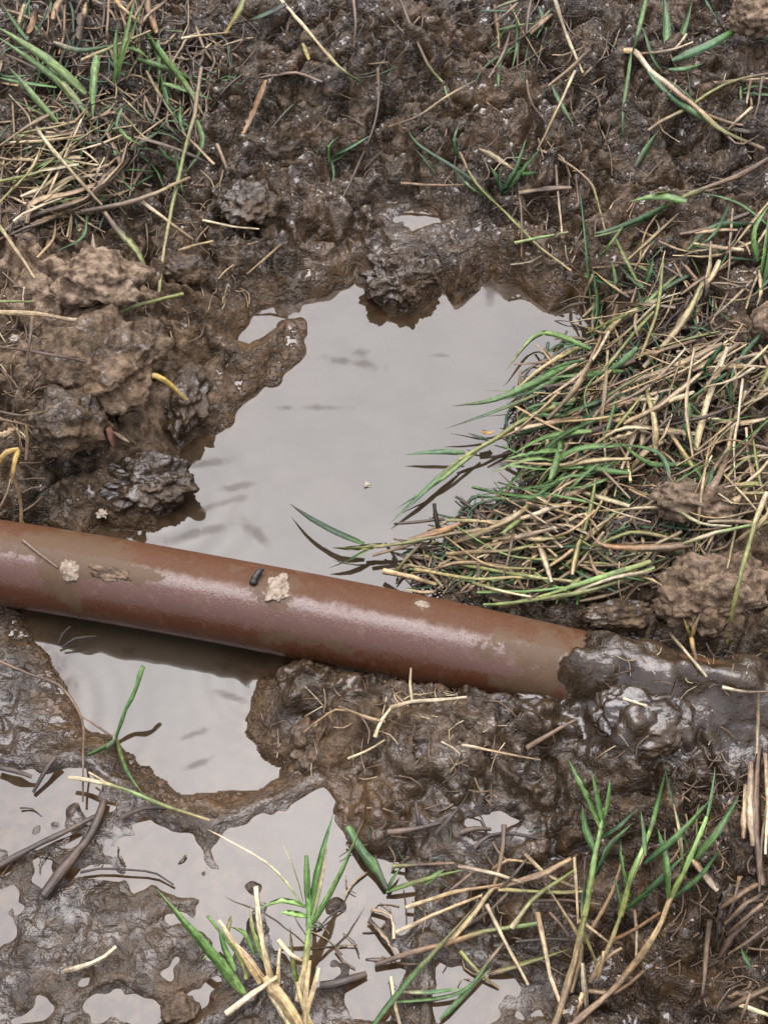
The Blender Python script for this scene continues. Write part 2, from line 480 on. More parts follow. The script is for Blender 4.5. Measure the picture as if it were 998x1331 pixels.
    zc = np.where(near, np.maximum(np.minimum(z, lim), over), z)
    zc = np.where(near, zc * (1 - bare) + np.minimum(zc, top - 0.004) * bare, zc)
    zt = np.where(near, trench, z)
    z = zt * (1 - cover) + zc * cover
    return z, d, slick

GX0, GX1, GY0, GY1, GS = -0.36, 0.36, -0.33, 0.56, 0.0010
gx = np.arange(GX0, GX1 + GS / 2, GS)
gy = np.arange(GY0, GY1 + GS / 2, GS)
XX, YY = np.meshgrid(gx, gy)
HH, DD, SLICK = ground_height(XX, YY)

def hget(x, y, A=None):
    A = HH if A is None else A
    fx = np.clip((np.asarray(x) - GX0) / GS, 0, len(gx) - 1.001)
    fy = np.clip((np.asarray(y) - GY0) / GS, 0, len(gy) - 1.001)
    ix, iy = fx.astype(int), fy.astype(int)
    tx, ty = fx - ix, fy - iy
    return (A[iy, ix] * (1 - tx) + A[iy, ix + 1] * tx) * (1 - ty) + (A[iy + 1, ix] * (1 - tx) + A[iy + 1, ix + 1] * tx) * ty

def blur(A, r):
    for ax in (0, 1):
        for _ in range(2):
            c = np.cumsum(np.concatenate([np.repeat(A.take([0], ax), r + 1, ax), A, np.repeat(A.take([-1], ax), r, ax)], ax), ax)
            n = A.shape[ax]
            A = (c.take(range(2 * r + 1, 2 * r + 1 + n), ax) - c.take(range(0, n), ax)) / (2 * r + 1)
    return A

# outward skirt so that the ground runs on to the horizon
grow = np.cumsum(0.0016 * 1.42 ** np.arange(34))
ax_ = np.concatenate([GX0 - grow[::-1], gx, GX1 + grow])
ay_ = np.concatenate([GY0 - grow[::-1], gy, GY1 + grow])
NX, NY = len(ax_), len(ay_)
Zf = np.pad(HH, 34, mode='edge')
AX, AY = np.meshgrid(ax_, ay_)
far = np.maximum(np.maximum(np.abs(AX) - GX1, 0), np.maximum(np.maximum(AY - GY1, GY0 - AY), 0))
Zf = Zf * np.exp(-far / 0.3) + (0.055 + 0.05 * fbm(AX, AY, 2.3, 2, 91)) * (1 - np.exp(-far / 0.3))
verts = np.stack([AX.ravel(), AY.ravel(), Zf.ravel()], 1)
idx = np.arange(NX * NY).reshape(NY, NX)
faces = np.stack([idx[:-1, :-1].ravel(), idx[:-1, 1:].ravel(), idx[1:, 1:].ravel(), idx[1:, :-1].ravel()], 1)
ground_me = new_mesh("ground", verts, faces)

def blob(u, v, zmm, ru, rv=None):
    c = P(u, v, zmm * 0.001); s = px_size(c)
    rv = rv or ru
    return np.exp(-(((AX - c[0]) / (ru * s)) ** 2 + ((AY - c[1]) / (rv * s * 1.2)) ** 2))
dryv = np.clip(0.9 * blob(120, 460, 50, 110, 90) + 0.8 * blob(110, 370, 52, 100, 60) + 0.5 * blob(30, 300, 58, 110, 120) + 0.45 * blob(930, 740, 42, 80, 90)
               + 0.25 * blob(500, 950, 20, 130, 40) + 0.3 * blob(900, 600, 40, 120, 90), 0, 1)
och = np.clip(0.8 * blob(440, 1000, 12, 50, 60) + 0.7 * blob(480, 1050, 13, 36, 40) + 0.5 * blob(420, 290, 18, 60, 50) + 0.45 * blob(800, 290, 32, 120, 50) + 0.4 * blob(260, 430, 16, 80, 70)
              + 0.35 * blob(300, 1030, 8, 60, 30) + 0.5 * blob(640, 130, 45, 60, 60) + 0.3 * blob(90, 920, 6, 60, 30) + 0.35 * np.pad(smooth(0.016, 0.004, DD), 34, mode='edge'), 0, 1)
Df = np.pad(DD, 34, mode='edge'); Sf = np.pad(SLICK, 34, mode='edge')
wetv = np.clip(0.8 * blob(735, 850, 40, 30, 60) + 0.15 * blob(25, 890, 4, 70) + 0.5 * Sf * smooth(0.002, 0.02, Df) + 1.0 * blob(820, 910, 40, 110, 60) + 0.9 * blob(950, 920, 38, 70, 50) + 0.6 * blob(640, 1070, 18, 80, 50)
               + 0.5 * blob(640, 1260, 13, 100, 60) + 0.4 * blob(500, 300, 16, 120, 60), 0, 1)
sub = smooth(0.0003, -0.0008, Zf + 0 * AX) * smooth(0.004, -0.002, Df)
for poly, lv in [(SEEP, SEEP_Z)] + PUDDLES:
    sub = np.maximum(sub, np.where(np.pad(poly_sd(poly, XX, YY), 34, mode='edge') < 0.003, smooth(0.0003, -0.0006, Zf - lv), 0))
color_attr(ground_me, "mud", np.stack([dryv.ravel(), och.ravel(), wetv.ravel(), 1 - sub.ravel()], 1))
ground = tag(link("ground", ground_me, MUD), "wet brown churned mud around the puddle", kind="structure")

# ------------------------------------------------------------------ water
RINGS = [(205, 650, 0.00026, 0.0135, 0.046), (345, 880, 0.00020, 0.011, 0.032), (30, 930, 0.00026, 0.012, 0.040)]
# dull patches: floating silt scum, and painted bank reflections at left: pixel, half-lengths, slant
SCUM_REFLECTIONS = [(438, 468, 26, 7, -10), (476, 474, 24, 9, -16), (470, 458, 18, 7, 0), (418, 530, 40, 5, 0), (372, 530, 16, 5, 0), (575, 462, 16, 4, 0), (272, 602, 40, 8, 10), (312, 632, 34, 6, 14), (286, 655, 52, 6, 20),
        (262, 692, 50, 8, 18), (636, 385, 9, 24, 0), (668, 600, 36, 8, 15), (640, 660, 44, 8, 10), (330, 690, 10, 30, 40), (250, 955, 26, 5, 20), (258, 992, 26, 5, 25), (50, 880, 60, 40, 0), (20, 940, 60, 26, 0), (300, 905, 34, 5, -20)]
def water_sheet(name, test, lv, step=0.002, label=""):
    xs = np.arange(-0.36, 0.36, step); ys = np.arange(-0.33, 0.56, step)
    X, Y = np.meshgrid(xs, ys)
    keep = test(X, Y)
    ids = -np.ones(X.shape, int)
    cell = keep[:-1, :-1] | keep[1:, :-1] | keep[:-1, 1:] | keep[1:, 1:]
    use = np.zeros(X.shape, bool)
    use[:-1, :-1] |= cell; use[1:, :-1] |= cell; use[:-1, 1:] |= cell; use[1:, 1:] |= cell
    ids[use] = np.arange(use.sum())
    # slow rings spreading from where mud has just slid in
    zz = np.full(use.sum(), lv)
    for ru_, rv_, amp, lam, reach in RINGS:
        c0 = P(ru_, rv_, lv)
        rr = np.sqrt((X[use] - c0[0]) ** 2 + (Y[use] - c0[1]) ** 2) + 0.002 * perlin(X[use] / 0.03, Y[use] / 0.03, 3)
        zz = zz + amp * np.sin(rr * 2 * math.pi / lam) * np.exp(-(rr / reach) ** 2)
    v = np.stack([X[use], Y[use], zz], 1)
    a, b, c, d = ids[:-1, :-1][cell], ids[:-1, 1:][cell], ids[1:, 1:][cell], ids[1:, :-1][cell]
    me = new_mesh(name, v, np.stack([a, b, c, d], 1))
    dep = np.maximum(lv - hget(v[:, 0], v[:, 1]), 0).astype(np.float32)
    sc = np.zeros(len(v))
    for su, sv, sa, sb, ang in SCUM_REFLECTIONS:
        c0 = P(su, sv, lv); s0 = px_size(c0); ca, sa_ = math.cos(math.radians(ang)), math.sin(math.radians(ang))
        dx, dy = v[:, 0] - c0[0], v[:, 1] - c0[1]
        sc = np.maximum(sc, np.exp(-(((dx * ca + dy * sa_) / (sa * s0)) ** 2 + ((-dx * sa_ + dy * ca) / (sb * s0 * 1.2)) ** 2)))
    at = me.attributes.new("scum_reflection", 'FLOAT', 'POINT')
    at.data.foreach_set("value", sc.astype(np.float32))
    at = me.attributes.new("depth", 'FLOAT', 'POINT')
    at.data.foreach_set("value", dep)
    return tag(link(name, me, WATER), label, kind="structure")

def pool_test(X, Y):
    return np.minimum(poly_sd(UPPER_POOL, X, Y), poly_sd(LOWER_POOL, X, Y)) < 0.010
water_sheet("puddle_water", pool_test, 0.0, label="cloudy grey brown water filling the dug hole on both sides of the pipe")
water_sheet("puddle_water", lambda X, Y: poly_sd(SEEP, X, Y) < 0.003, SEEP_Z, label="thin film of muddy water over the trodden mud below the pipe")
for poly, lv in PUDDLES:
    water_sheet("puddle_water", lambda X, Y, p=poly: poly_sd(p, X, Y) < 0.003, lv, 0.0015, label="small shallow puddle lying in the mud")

# upper envelope of mud and water that loose straw lies on
REST = np.maximum(HH, 0.0)
_s = poly_sd(SEEP, XX, YY)
REST = np.where(_s < 0, np.maximum(REST, SEEP_Z), REST)
SOFT = blur(REST, 4)
def G(u, v, lift=0.0, A=None):
    """point lift metres above the ground, seen at photo pixel (u, v)"""
    z = 0.02
    for _ in range(14):
        p = P(u, v, z)
        z = 0.5 * z + 0.5 * (float(hget(p[0], p[1], SOFT if A is None else A)) + lift)
    return P(u, v, z)

# ------------------------------------------------------------------ pipe
def make_pipe_mat():
    M = Mat("brown_plastic_pipe")
    co = M.coord()
    n = M.noise(60, 5, 0.6); f = M.noise(500, 4, 0.6); s = M.noise(160, 5, 0.7)
    c = M.mix(n, (0.046, 0.0145, 0.0052), (0.064, 0.0210, 0.0080))
    c = M.mix(M.ramp(s, 0.52, 0.72, 0, 0.55), c, (0.095, 0.045, 0.027))      # dried film of clay
    sepm = M.n("ShaderNodeSeparateColor"); M.l(M.attr("mud").outputs["Color"], sepm.inputs[0])
    film = sepm.outputs[0]
    spl = M.ramp(M.math('ADD', M.noise(110, 6, 0.7), M.math('MULTIPLY', film, 0.22)), 0.58, 0.70)
    film = M.math('MULTIPLY', spl, M.math('MINIMUM', M.math('MULTIPLY', film, 3.0), 0.9))
    c = M.mix(film, c, M.mix(s, (0.040, 0.024, 0.013), (0.088, 0.056, 0.032)))
    # the upper far side is duller and less red
    sepc = M.n("ShaderNodeSeparateColor"); M.l(M.attr("mud").outputs["Color"], sepc.inputs[0])
    dull = M.ramp(M.math('ADD', sepc.outputs[1], M.math('MULTIPLY', M.math('SUBTRACT', M.noise(150, 6, 0.75), 0.5), 0.9)), 0.22, 0.80)
    c = M.mix(M.math('MULTIPLY', dull, M.ramp(f, 0.3, 0.7, 0.2, 0.6)), c, (0.068, 0.036, 0.018))
    film = M.math('MAXIMUM', film, dull)
    M.l(c, M.p.inputs["Base Color"])
    r = M.ramp(s, 0.35, 0.7, 0.13, 0.26)
    M.l(M.math('ADD', r, M.math('MULTIPLY', film, 0.35)), M.p.inputs["Roughness"])
    M.val(M.p.inputs["Specular IOR Level"], M.math("SUBTRACT", 0.62, M.math("MULTIPLY", film, 0.5)))
    h = M.math('ADD', M.math('MULTIPLY', f, 0.0006), M.math('MULTIPLY', M.ramp(M.noise(1500, 2), 0.55, 0.7), 0.0003))
    M.l(M.bump(h, 0.3, 1.0), M.p.inputs["Normal"])
    return M.m
PIPE_MAT = make_pipe_mat()
PANG = math.atan2(PDIR[1], PDIR[0])

def lathe_x(profile, seg=96, filmfn=None, name="pipe"):
    """profile: list of (x, radius) revolved round the x axis; closed outline when it returns to its start"""
    pr = np.asarray(profile)
    n = len(pr)
    a = np.linspace(0, 2 * math.pi, seg, endpoint=False)
    v = np.stack([np.repeat(pr[:, 0][:, None], seg, 1), pr[:, 1][:, None] * np.cos(a)[None], pr[:, 1][:, None] * np.sin(a)[None]], 2).reshape(-1, 3)
    fs = []
    for i in range(n):
        j = (i + 1) % n
        k = np.arange(seg); k2 = (k + 1) % seg
        fs.append(np.stack([i * seg + k, i * seg + k2, j * seg + k2, j * seg + k], 1))
    me = new_mesh(name, v, np.concatenate(fs))
    return me

R, W = PIPE_R, 0.0022
def on_pipe(u, v, lift=0.0):
    """point on the pipe's skin seen at pixel (u, v), and its outward normal"""
    d = FWD + RIGHT * ((u - 499.0) / FPX) + UP * ((665.5 - v) / FPX)
    ax = np.array([PDIR[0], PDIR[1], 0.0])
    o = CAM - PA - np.array([-PDIR[1], PDIR[0], 0]) * sag((u / 598.0) * PLEN)
    dp = d - ax * np.dot(d, ax); op = o - ax * np.dot(o, ax)
    A_, B_, C_ = np.dot(dp, dp), 2 * np.dot(dp, op), np.dot(op, op) - (R + lift) ** 2
    disc = max(B_ * B_ - 4 * A_ * C_, 0)
    t = (-B_ - math.sqrt(disc)) / (2 * A_)
    p = CAM + d * t
    q = p - CAM + o
    nrm = q - ax * np.dot(q, ax)
    return p, nrm / np.linalg.norm(nrm)

SMEARS = [(362, 768, 22, 30, 1.5), (340, 760, 16, 20, 0.9), (548, 786, 18, 14, 1.2), (92, 745, 24, 26, 1.5), (140, 745, 48, 14, 1.6), (185, 752, 30, 10, 1.0), (395, 745, 16, 10, 0.9), (300, 742, 14, 12, 0.8),
          (352, 835, 20, 16, 0.9), (705, 850, 20, 30, 0.9), (690, 805, 26, 16, 0.9), (655, 890, 26, 12, 1.2), (600, 893, 40, 8, 0.9), (50, 712, 70, 18, 1.3), (70, 760, 26, 24, 1.1), (100, 790, 16, 24, 0.9), (130, 720, 40, 14, 1.0), (410, 838, 60, 10, 0.7), (470, 850, 50, 9, 0.6), (640, 850, 30, 20, 0.7), (668, 835, 30, 22, 0.7), (700, 885, 26, 18, 0.9)]
def pipe_attr(me, co, film):
    bow = co.copy(); bow[:, 1] += sag(co[:, 0])
    me.vertices.foreach_set('co', np.ascontiguousarray(bow, np.float32).ravel()); me.update()
    # r = clay film, g = dullness of the upper far side (angle round the pipe from straight up)
    for u_, v_, ru_, rv_, k_ in SMEARS:
        p_, n_ = on_pipe(u_, v_)
        q_ = p_ - PA
        lx = np.dot(q_, np.array([PDIR[0], PDIR[1], 0])); la = math.atan2(-q_[0] * PDIR[1] + q_[1] * PDIR[0], q_[2]) * R
        da = np.arctan2(co[:, 1], co[:, 2]) * R - la
        s_ = px_size(p_)
        film = film + k_ * np.exp(-((co[:, 0] - lx) / (ru_ * s_)) ** 2 - (da / (rv_ * s_)) ** 2)
    film = np.minimum(film, 1.6)
    ang = np.degrees(np.arctan2(co[:, 1], co[:, 2]))
    dull = smooth(-26, 12, ang) * smooth(160, 100, ang)
    color_attr(me, "mud", np.stack([film, dull, dull * 0], 1))

x_joint = np.dot(pipe_at(88) - PA, PDIR)
x_end = np.dot(pipe_at(960) - PA, PDIR)
xs = np.linspace(x_joint - 0.30, x_end, 320)
R, W = PIPE_R, 0.0022
prof = [(x, R * (1 + 0.004 * math.sin(x * 40))) for x in xs] + [(x, R - W) for x in xs[::-1]]
me = lathe_x(prof)
co = np.empty(len(me.vertices) * 3, np.float32); me.vertices.foreach_get("co", co); co = co.reshape(-1, 3)
film = np.exp(-((co[:, 0] - x_joint - 0.006) / 0.022) ** 2) * smooth(-0.3, 0.5, co[:, 1] / R + 0.5 * co[:, 2] / R) \
    + 0.55 * smooth(pipe_at(650)[0] - PA[0], pipe_at(760)[0] - PA[0], co[:, 0]) \
    + 0.8 * smooth(-0.35, -0.75, co[:, 2] / R)
pipe_attr(me, co, film)
pipe = link("pipe", me, PIPE_MAT, loc=tuple(PA))
pipe.rotation_euler = (0, 0, PANG)
tag(pipe, "reddish brown plastic pipe lying across the muddy hole through the puddle", "pipe")
# ------------------------------------------------------------------ clods
def make_ico(level):
    bm = bmesh.new()
    bmesh.ops.create_icosphere(bm, subdivisions=level, radius=1.0)
    v = np.array([x.co[:] for x in bm.verts]); f = np.array([[q.index for q in p.verts] for p in bm.faces])
    bm.free()
    return v, f
ICO = {k: make_ico(k) for k in (3, 4, 5, 6)}

def clod_mesh(name, size, seed, rough=0.30, crumb=0.05, level=5, mud=(0, 0, 0.2), freq=1.6):
    v, f = ICO[level]
    out = np.empty_like(v)
    off = Vector((seed * 3.7, seed * -1.9, seed * 2.3))
    for i, c in enumerate(v):
        q = Vector(c)
        a = mnoise.fractal(q * freq + off, 1.0, 2.0, 3)
        e = mnoise.fractal(q * 3.4 + off, 0.65, 2.1, 5)
        r = 1.0 + rough * a + crumb * 1.5 * e
        out[i] = c * r
    me = new_mesh(name, out * np.asarray(size), f)
    color_attr(me, "mud", np.tile(np.array(mud, np.float32), (len(v), 1)))
    return me

def clod(u, v, zmm, ru, rv, hz, seed, label, mud=(0, 0, 0.2), rough=0.3, crumb=0.06, level=5, rz=0.0, name="mud_clod", cat="clod", group="clods of mud around the hole", mat=None):
    c = P(u, v, zmm * 0.001)
    s = px_size(c)
    me = clod_mesh(name, (ru * s, rv * s * 1.15, hz * 0.001), seed, rough, crumb, level, mud)
    o = link(name, me, mat or MUD, loc=tuple(c))
    o.rotation_euler = (0, 0, rz)
    return tag(o, label, cat, group)

clod(122, 470, 40, 84, 74, 21, 1, "big overhanging lump of dried tan mud above the dark hollow", (0.42, 0.05, 0.0), 0.30, 0.07, 6)
clod(132, 362, 62, 56, 36, 12, 2, "pale orange dry clod with a curled yellow leaf on its edge", (1.0, 0.12, 0.0), 0.32, 0.08, 5)
clod(92, 548, 40, 46, 40, 15, 3, "grey lumpy clod hanging over the dark hollow beside the roots", (0.25, 0.0, 0.2), 0.35, 0.10, 5)
clod(188, 628, 8, 58, 38, 13, 4, "dark wet lump of mud dipping into the puddle beneath the yellow stem", (0.05, 0.0, 0.6), 0.42, 0.07, 6)
clod(238, 520, 12, 34, 44, 12, 5, "wet brown clod between the curled yellow stem and the puddle", (0.1, 0.2, 0.6), 0.35, 0.10, 5)
clod(522, 362, 7, 46, 36, 13, 6, "crumbly dark clod jutting into the far edge of the puddle", (0.10, 0.1, 0.5), 0.25, 0.13, 6)
clod(402, 893, 8, 44, 30, 11, 7, "knobbly clod at the water's edge just under the pipe", (0.2, 0.25, 0.5), 0.35, 0.14, 5)
clod(405, 972, 8, 26, 34, 9, 8, "small knobbly clod at the corner of the water below the pipe", (0.25, 0.5, 0.4), 0.35, 0.12, 5)
clod(592, 962, 20, 66, 40, 12, 9, "large grey brown clod under the pale root below the pipe", (0.15, 0.1, 0.3), 0.28, 0.09, 6)
clod(704, 922, 20, 44, 17, 8, 10, "smooth wet grey slab of mud pressed against the underside of the pipe", (0.1, 0.0, 1.0), 0.18, 0.02, 5, rz=-0.25)
clod(930, 770, 36, 70, 50, 16, 11, "tan clod of dry clay below the grass and beside the long green stem", (0.75, 0.25, 0.0), 0.32, 0.08, 6)
clod(905, 655, 48, 58, 24, 9, 12, "grey dried clod lying in the straw above the pipe", (0.75, 0.0, 0.0), 0.30, 0.12, 5, rz=-0.15)
clod(838, 930, 38, 66, 46, 9, 13, "rounded slick dollop of wet mud heaped on the buried end of the pipe", (0.0, 0.0, 1.0), 0.22, 0.03, 6)
clod(985, 20, 82, 34, 26, 12, 14, "pale dry clod in the far corner beside the dark green blade", (0.9, 0.2, 0.0), 0.3, 0.1, 5)
clod(996, 420, 56, 22, 22, 9, 15, "pale pinkish clod at the edge of the straw", (1.0, 0.1, 0.0), 0.25, 0.06, 4)
clod(805, 800, 30, 46, 18, 7, 16, "brown gritty clod wedged between the grass and the pipe", (0.3, 0.2, 0.1), 0.3, 0.12, 5)
clod(240, 352, 32, 32, 20, 7, 17, "grey lump of mud between the dry clod and the puddle", (0.35, 0.0, 0.5), 0.3, 0.08, 5)
clod(320, 262, 28, 38, 34, 9, 18, "dark pitted clod on the bank above the puddle", (0.1, 0.0, 0.5), 0.3, 0.13, 5)
clod(233, 1312, 12, 24, 18, 5, 19, "small round pitted clod at the bottom edge near the pale tuft", (0.6, 0.0, 0.3), 0.2, 0.1, 4)

# ------------------------------------------------------------------ grass, straw, roots, twigs
def make_grass_mat(name, rough, trans, STREAK):
    M = Mat(name)
    tint = M.attr("tint").outputs["Color"]
    n = M.noise(350, 3)
    sv = M.n("ShaderNodeAttribute"); sv.attribute_name = "run"
    mp = M.n("ShaderNodeMapping"); mp.inputs["Scale"].default_value = (1.0, 60.0, 1.0)
    M.l(sv.outputs["Vector"], mp.inputs["Vector"])
    streak = M.noise(1.7, 3, 0.7, mp.outputs[0])                           # fibres running the length of the blade
    h = M.n("ShaderNodeHueSaturation")
    M.l(tint, h.inputs["Color"])
    M.l(M.math('MULTIPLY', M.ramp(n, 0.3, 0.7, 0.70, 1.25), M.ramp(streak, 0.28, 0.72, STREAK, 1.32)), h.inputs["Value"])
    spots = M.ramp(M.noise(260, 4, 0.7), 0.60, 0.72, 0, 0.6)
    c = M.mix(spots, h.outputs[0], (0.055, 0.036, 0.022))                  # splashes of mud
    M.l(c, M.p.inputs["Base Color"])
    M.p.inputs["Roughness"].default_value = rough
    M.p.inputs["Specular IOR Level"].default_value = 0.5
    M.l(M.bump(streak, 0.7, 0.0006), M.p.inputs["Normal"])
    if trans > 0:
        t = M.n("ShaderNodeBsdfTranslucent"); M.l(c, t.inputs["Color"])
        mx = M.n("ShaderNodeMixShader"); mx.inputs[0].default_value = trans
        M.l(M.p.outputs[0], mx.inputs[1]); M.l(t.outputs[0], mx.inputs[2]); M.l(mx.outputs[0], M.out.inputs[0])
    return M.m
BLADE = make_grass_mat("grass_blade", 0.42, 0.25, 0.55)
STRAW = make_grass_mat("dry_straw", 0.50, 0.08, 0.45)
PAL = {'g': (0.072, 0.142, 0.034), 'b': (0.058, 0.122, 0.050), 'd': (0.022, 0.055, 0.018), 'y': (0.150, 0.155, 0.042), 'l': (0.140, 0.222, 0.062),
       's': (0.290, 0.205, 0.098), 'p': (0.410, 0.330, 0.205), 't': (0.150, 0.093, 0.049), 'o': (0.230, 0.115, 0.038), 'n': (0.062, 0.037, 0.021),
       'k': (0.024, 0.016, 0.010), 'e': (0.330, 0.220, 0.055), 'r': (0.200, 0.095, 0.065)}
rng = random.Random(7)
TONE = 1.0                       # colour gain, raised to paint bright light into the tuft nearest the camera

def spline(pts, n):
    p = np.asarray(pts, float)
    if len(p) == 2:
        t = np.linspace(0, 1, n)[:, None]
        return p[0] * (1 - t) + p[1] * t
    q = np.vstack([2 * p[0] - p[1], p, 2 * p[-1] - p[-2]])
    seg = len(p) - 1
    out = []
    for t in np.linspace(0, seg - 1e-6, n):
        i = int(t); f = t - i
        a, b, c, d = q[i], q[i + 1], q[i + 2], q[i + 3]
        out.append(0.5 * (2 * b + (c - a) * f + (2 * a - 5 * b + 4 * c - d) * f * f + (3 * b - a - 3 * c + d) * f ** 3))
    return np.array(out)

def strip_geo(pts, width, codes, kind, r=None):
    """vertices, quads and colours of one blade ('b', folded, pointed), stem ('s', round) or flat dry leaf ('f')"""
    r = r or rng
    L = np.linalg.norm(np.diff(pts, axis=0), axis=1).sum()
    n = int(np.clip(L / 0.0045, 5, 22))
    c = spline(pts, n)
    t = np.linspace(0, 1, n)
    if kind != 'b' and n > 7 and r.random() < 0.55:                        # dry pieces break sharply rather than bend
        k_ = r.randint(2, n - 3); d_ = np.array([r.gauss(0, 1), r.gauss(0, 1), r.uniform(0, 0.6)]) * L * 0.028
        c = c + np.outer(np.minimum(t / t[k_], (1 - t) / (1 - t[k_])), d_)
    wob = width * 0.10
    c = c + np.stack([[r.uniform(-wob, wob) for _ in range(n)] for _ in range(3)], 1) * (0.5 if kind == 's' else 0.35)
    tan = np.gradient(c, axis=0); tan /= np.linalg.norm(tan, axis=1)[:, None] + 1e-12
    up = np.array([r.uniform(-0.5, 0.5), r.uniform(-0.6, 0.3), 1.0])
    roll = r.uniform(-0.5, 0.5)
    side = np.cross(tan, up); side /= np.linalg.norm(side, axis=1)[:, None] + 1e-9
    nrm = np.cross(side, tan)
    a = roll + (t - 0.5) * r.uniform(-1.0, 1.0) * (1.3 if kind != 's' else 0)
    s2 = side * np.cos(a)[:, None] + nrm * np.sin(a)[:, None]
    n2 = -side * np.sin(a)[:, None] + nrm * np.cos(a)[:, None]
    k = (len(codes) - 1) * t
    i0 = np.clip(k.astype(int), 0, max(len(codes) - 2, 0)); f = (k - i0)[:, None]
    pal = np.array([PAL[x] for x in codes] + [PAL[codes[-1]]])
    col = pal[i0] * (1 - f) + pal[i0 + 1] * f
    col = col * TONE * r.uniform(0.82, 1.18) * np.array([r.uniform(0.94, 1.06), 1, r.uniform(0.92, 1.08)])
    if kind == 's':
        w = width * 0.5 * (1 - 0.35 * t) * (1 + 0.12 * np.sin(t * r.uniform(8, 22) + r.uniform(0, 6)))
        m = 6
        ang = np.linspace(0, 2 * math.pi, m, endpoint=False)
        v = (c[:, None, :] + s2[:, None, :] * (w[:, None] * np.cos(ang)[None])[..., None] + n2[:, None, :] * (w[:, None] * 0.75 * np.sin(ang)[None])[..., None]).reshape(-1, 3)
        j = np.arange(m); j2 = (j + 1) % m
        q = np.concatenate([np.stack([i * m + j, i * m + j2, (i + 1) * m + j2, (i + 1) * m + j], 1) for i in range(n - 1)])
        run = np.stack([np.tile(np.minimum(j, m - j) * 0.9, n), np.repeat(t * L, m), np.full(n * m, r.uniform(0, 50))], 1)
        return v, q, np.hstack([np.repeat(col, m, 0), run])
    if kind == 'b':
        w = width * 0.5 * np.minimum(1, 0.55 + t * 3) * np.clip(1 - t ** 3.2, 0.04, 1)
        fold, th = 0.35, 0.06
    else:
        w = width * 0.5 * (1 - 0.3 * np.abs(2 * t - 1) ** 2) * (1 + 0.15 * np.sin(t * 11 + r.uniform(0, 6)))
        fold, th = r.choice([-1, 1]) * r.uniform(0.05, 0.55), 0.02
    # five-point section: two edges, raised midrib on both faces
    e = w[:, None]
    A = c + s2 * e + n2 * e * fold
    B = c - s2 * e + n2 * e * fold
    Cc = c + n2 * e * th
    D = c - n2 * (e * th + 0.00008)
    v = np.stack([A, Cc, B, D], 1).reshape(-1, 3)
    j = np.arange(4); j2 = (j + 1) % 4
    q = np.concatenate([np.stack([i * 4 + j, i * 4 + j2, (i + 1) * 4 + j2, (i + 1) * 4 + j], 1) for i in range(n - 1)])
    run = np.stack([np.tile([0.0, 1.6, 3.2, 1.2], n), np.repeat(t * L, 4), np.full(n * 4, r.uniform(0, 50))], 1)
    return v, q, np.hstack([np.repeat(col, 4, 0), run])

def grass_attr(me, c):
    color_attr(me, "tint", c[:, :3])
    a = me.attributes.new("run", 'FLOAT_VECTOR', 'POINT')
    a.data.foreach_set("vector", np.ascontiguousarray(c[:, 3:6], np.float32).ravel())

def lifted(pts):
    """[(u, v, lift mm)] -> points in the place"""
    return [G(u, v, l * 0.001) for u, v, l in pts]

def strip_obj(name, kind, wpx, codes, pts, parent=None, origin=None):
    p3 = lifted(pts)
    w = wpx * px_size(np.mean(p3, 0))
    v, q, col = strip_geo(p3, w, codes, kind)
    o0 = np.asarray(origin if origin is not None else p3[0])
    me = new_mesh(name, v - o0, q)
    grass_attr(me, col)
    return link(name, me, BLADE if kind == 'b' else STRAW, loc=None if parent is not None else tuple(o0), parent=parent)

PART = {'b': 'blade', 's': 'stem', 'f': 'dry_leaf'}
def tuft(label, base, items, cat="grass", name="grass_tuft", group=None):
    b = G(*base, 0.0)
    root = bpy.data.objects.new(name, None)
    COL.objects.link(root)
    root.location = tuple(b)
    tag(root, label, cat, group)
    for kind, w, codes, pts in items:
        strip_obj(PART[kind], kind, w, codes, pts, root, b)
    return root

def single(name, label, cat, kind, w, codes, pts, group=None):
    return tag(strip_obj(name, kind, w, codes, pts), label, cat, group)

# --- green tufts of the far bank
tuft("fan of bright green blades leaning over the grassy bank in the top corner", (110, 148), [
    ('b', 13, 'lll', [(112, 122, 6), (60, 76, 16), (-4, 34, 20)]), ('b', 11, 'lll', [(113, 148, 2), (70, 100, 14), (-4, 47, 18)]),
    ('b', 10, 'llg', [(80, 165, 4), (45, 125, 14), (12, 87, 16)]), ('b', 6, 'gg', [(74, 114, 10), (30, 108, 14), (-4, 100, 14)]),
    ('b', 5, 'sgb', [(84, 164, 3), (45, 143, 8), (8, 126, 10)]), ('b', 5, 'gg', [(36, 52, 10), (18, 28, 12), (3, 4, 14)]),
    ('b', 8, 'gyl', [(114, 150, 0), (86, 115, 8), (55, 75, 10)]), ('s', 6, 'yt', [(116, 152, 0), (96, 128, 5), (66, 100, 6)]), ('b', 5, 'tn', [(60, 96, 4), (20, 76, 7), (-4, 66, 8)])])
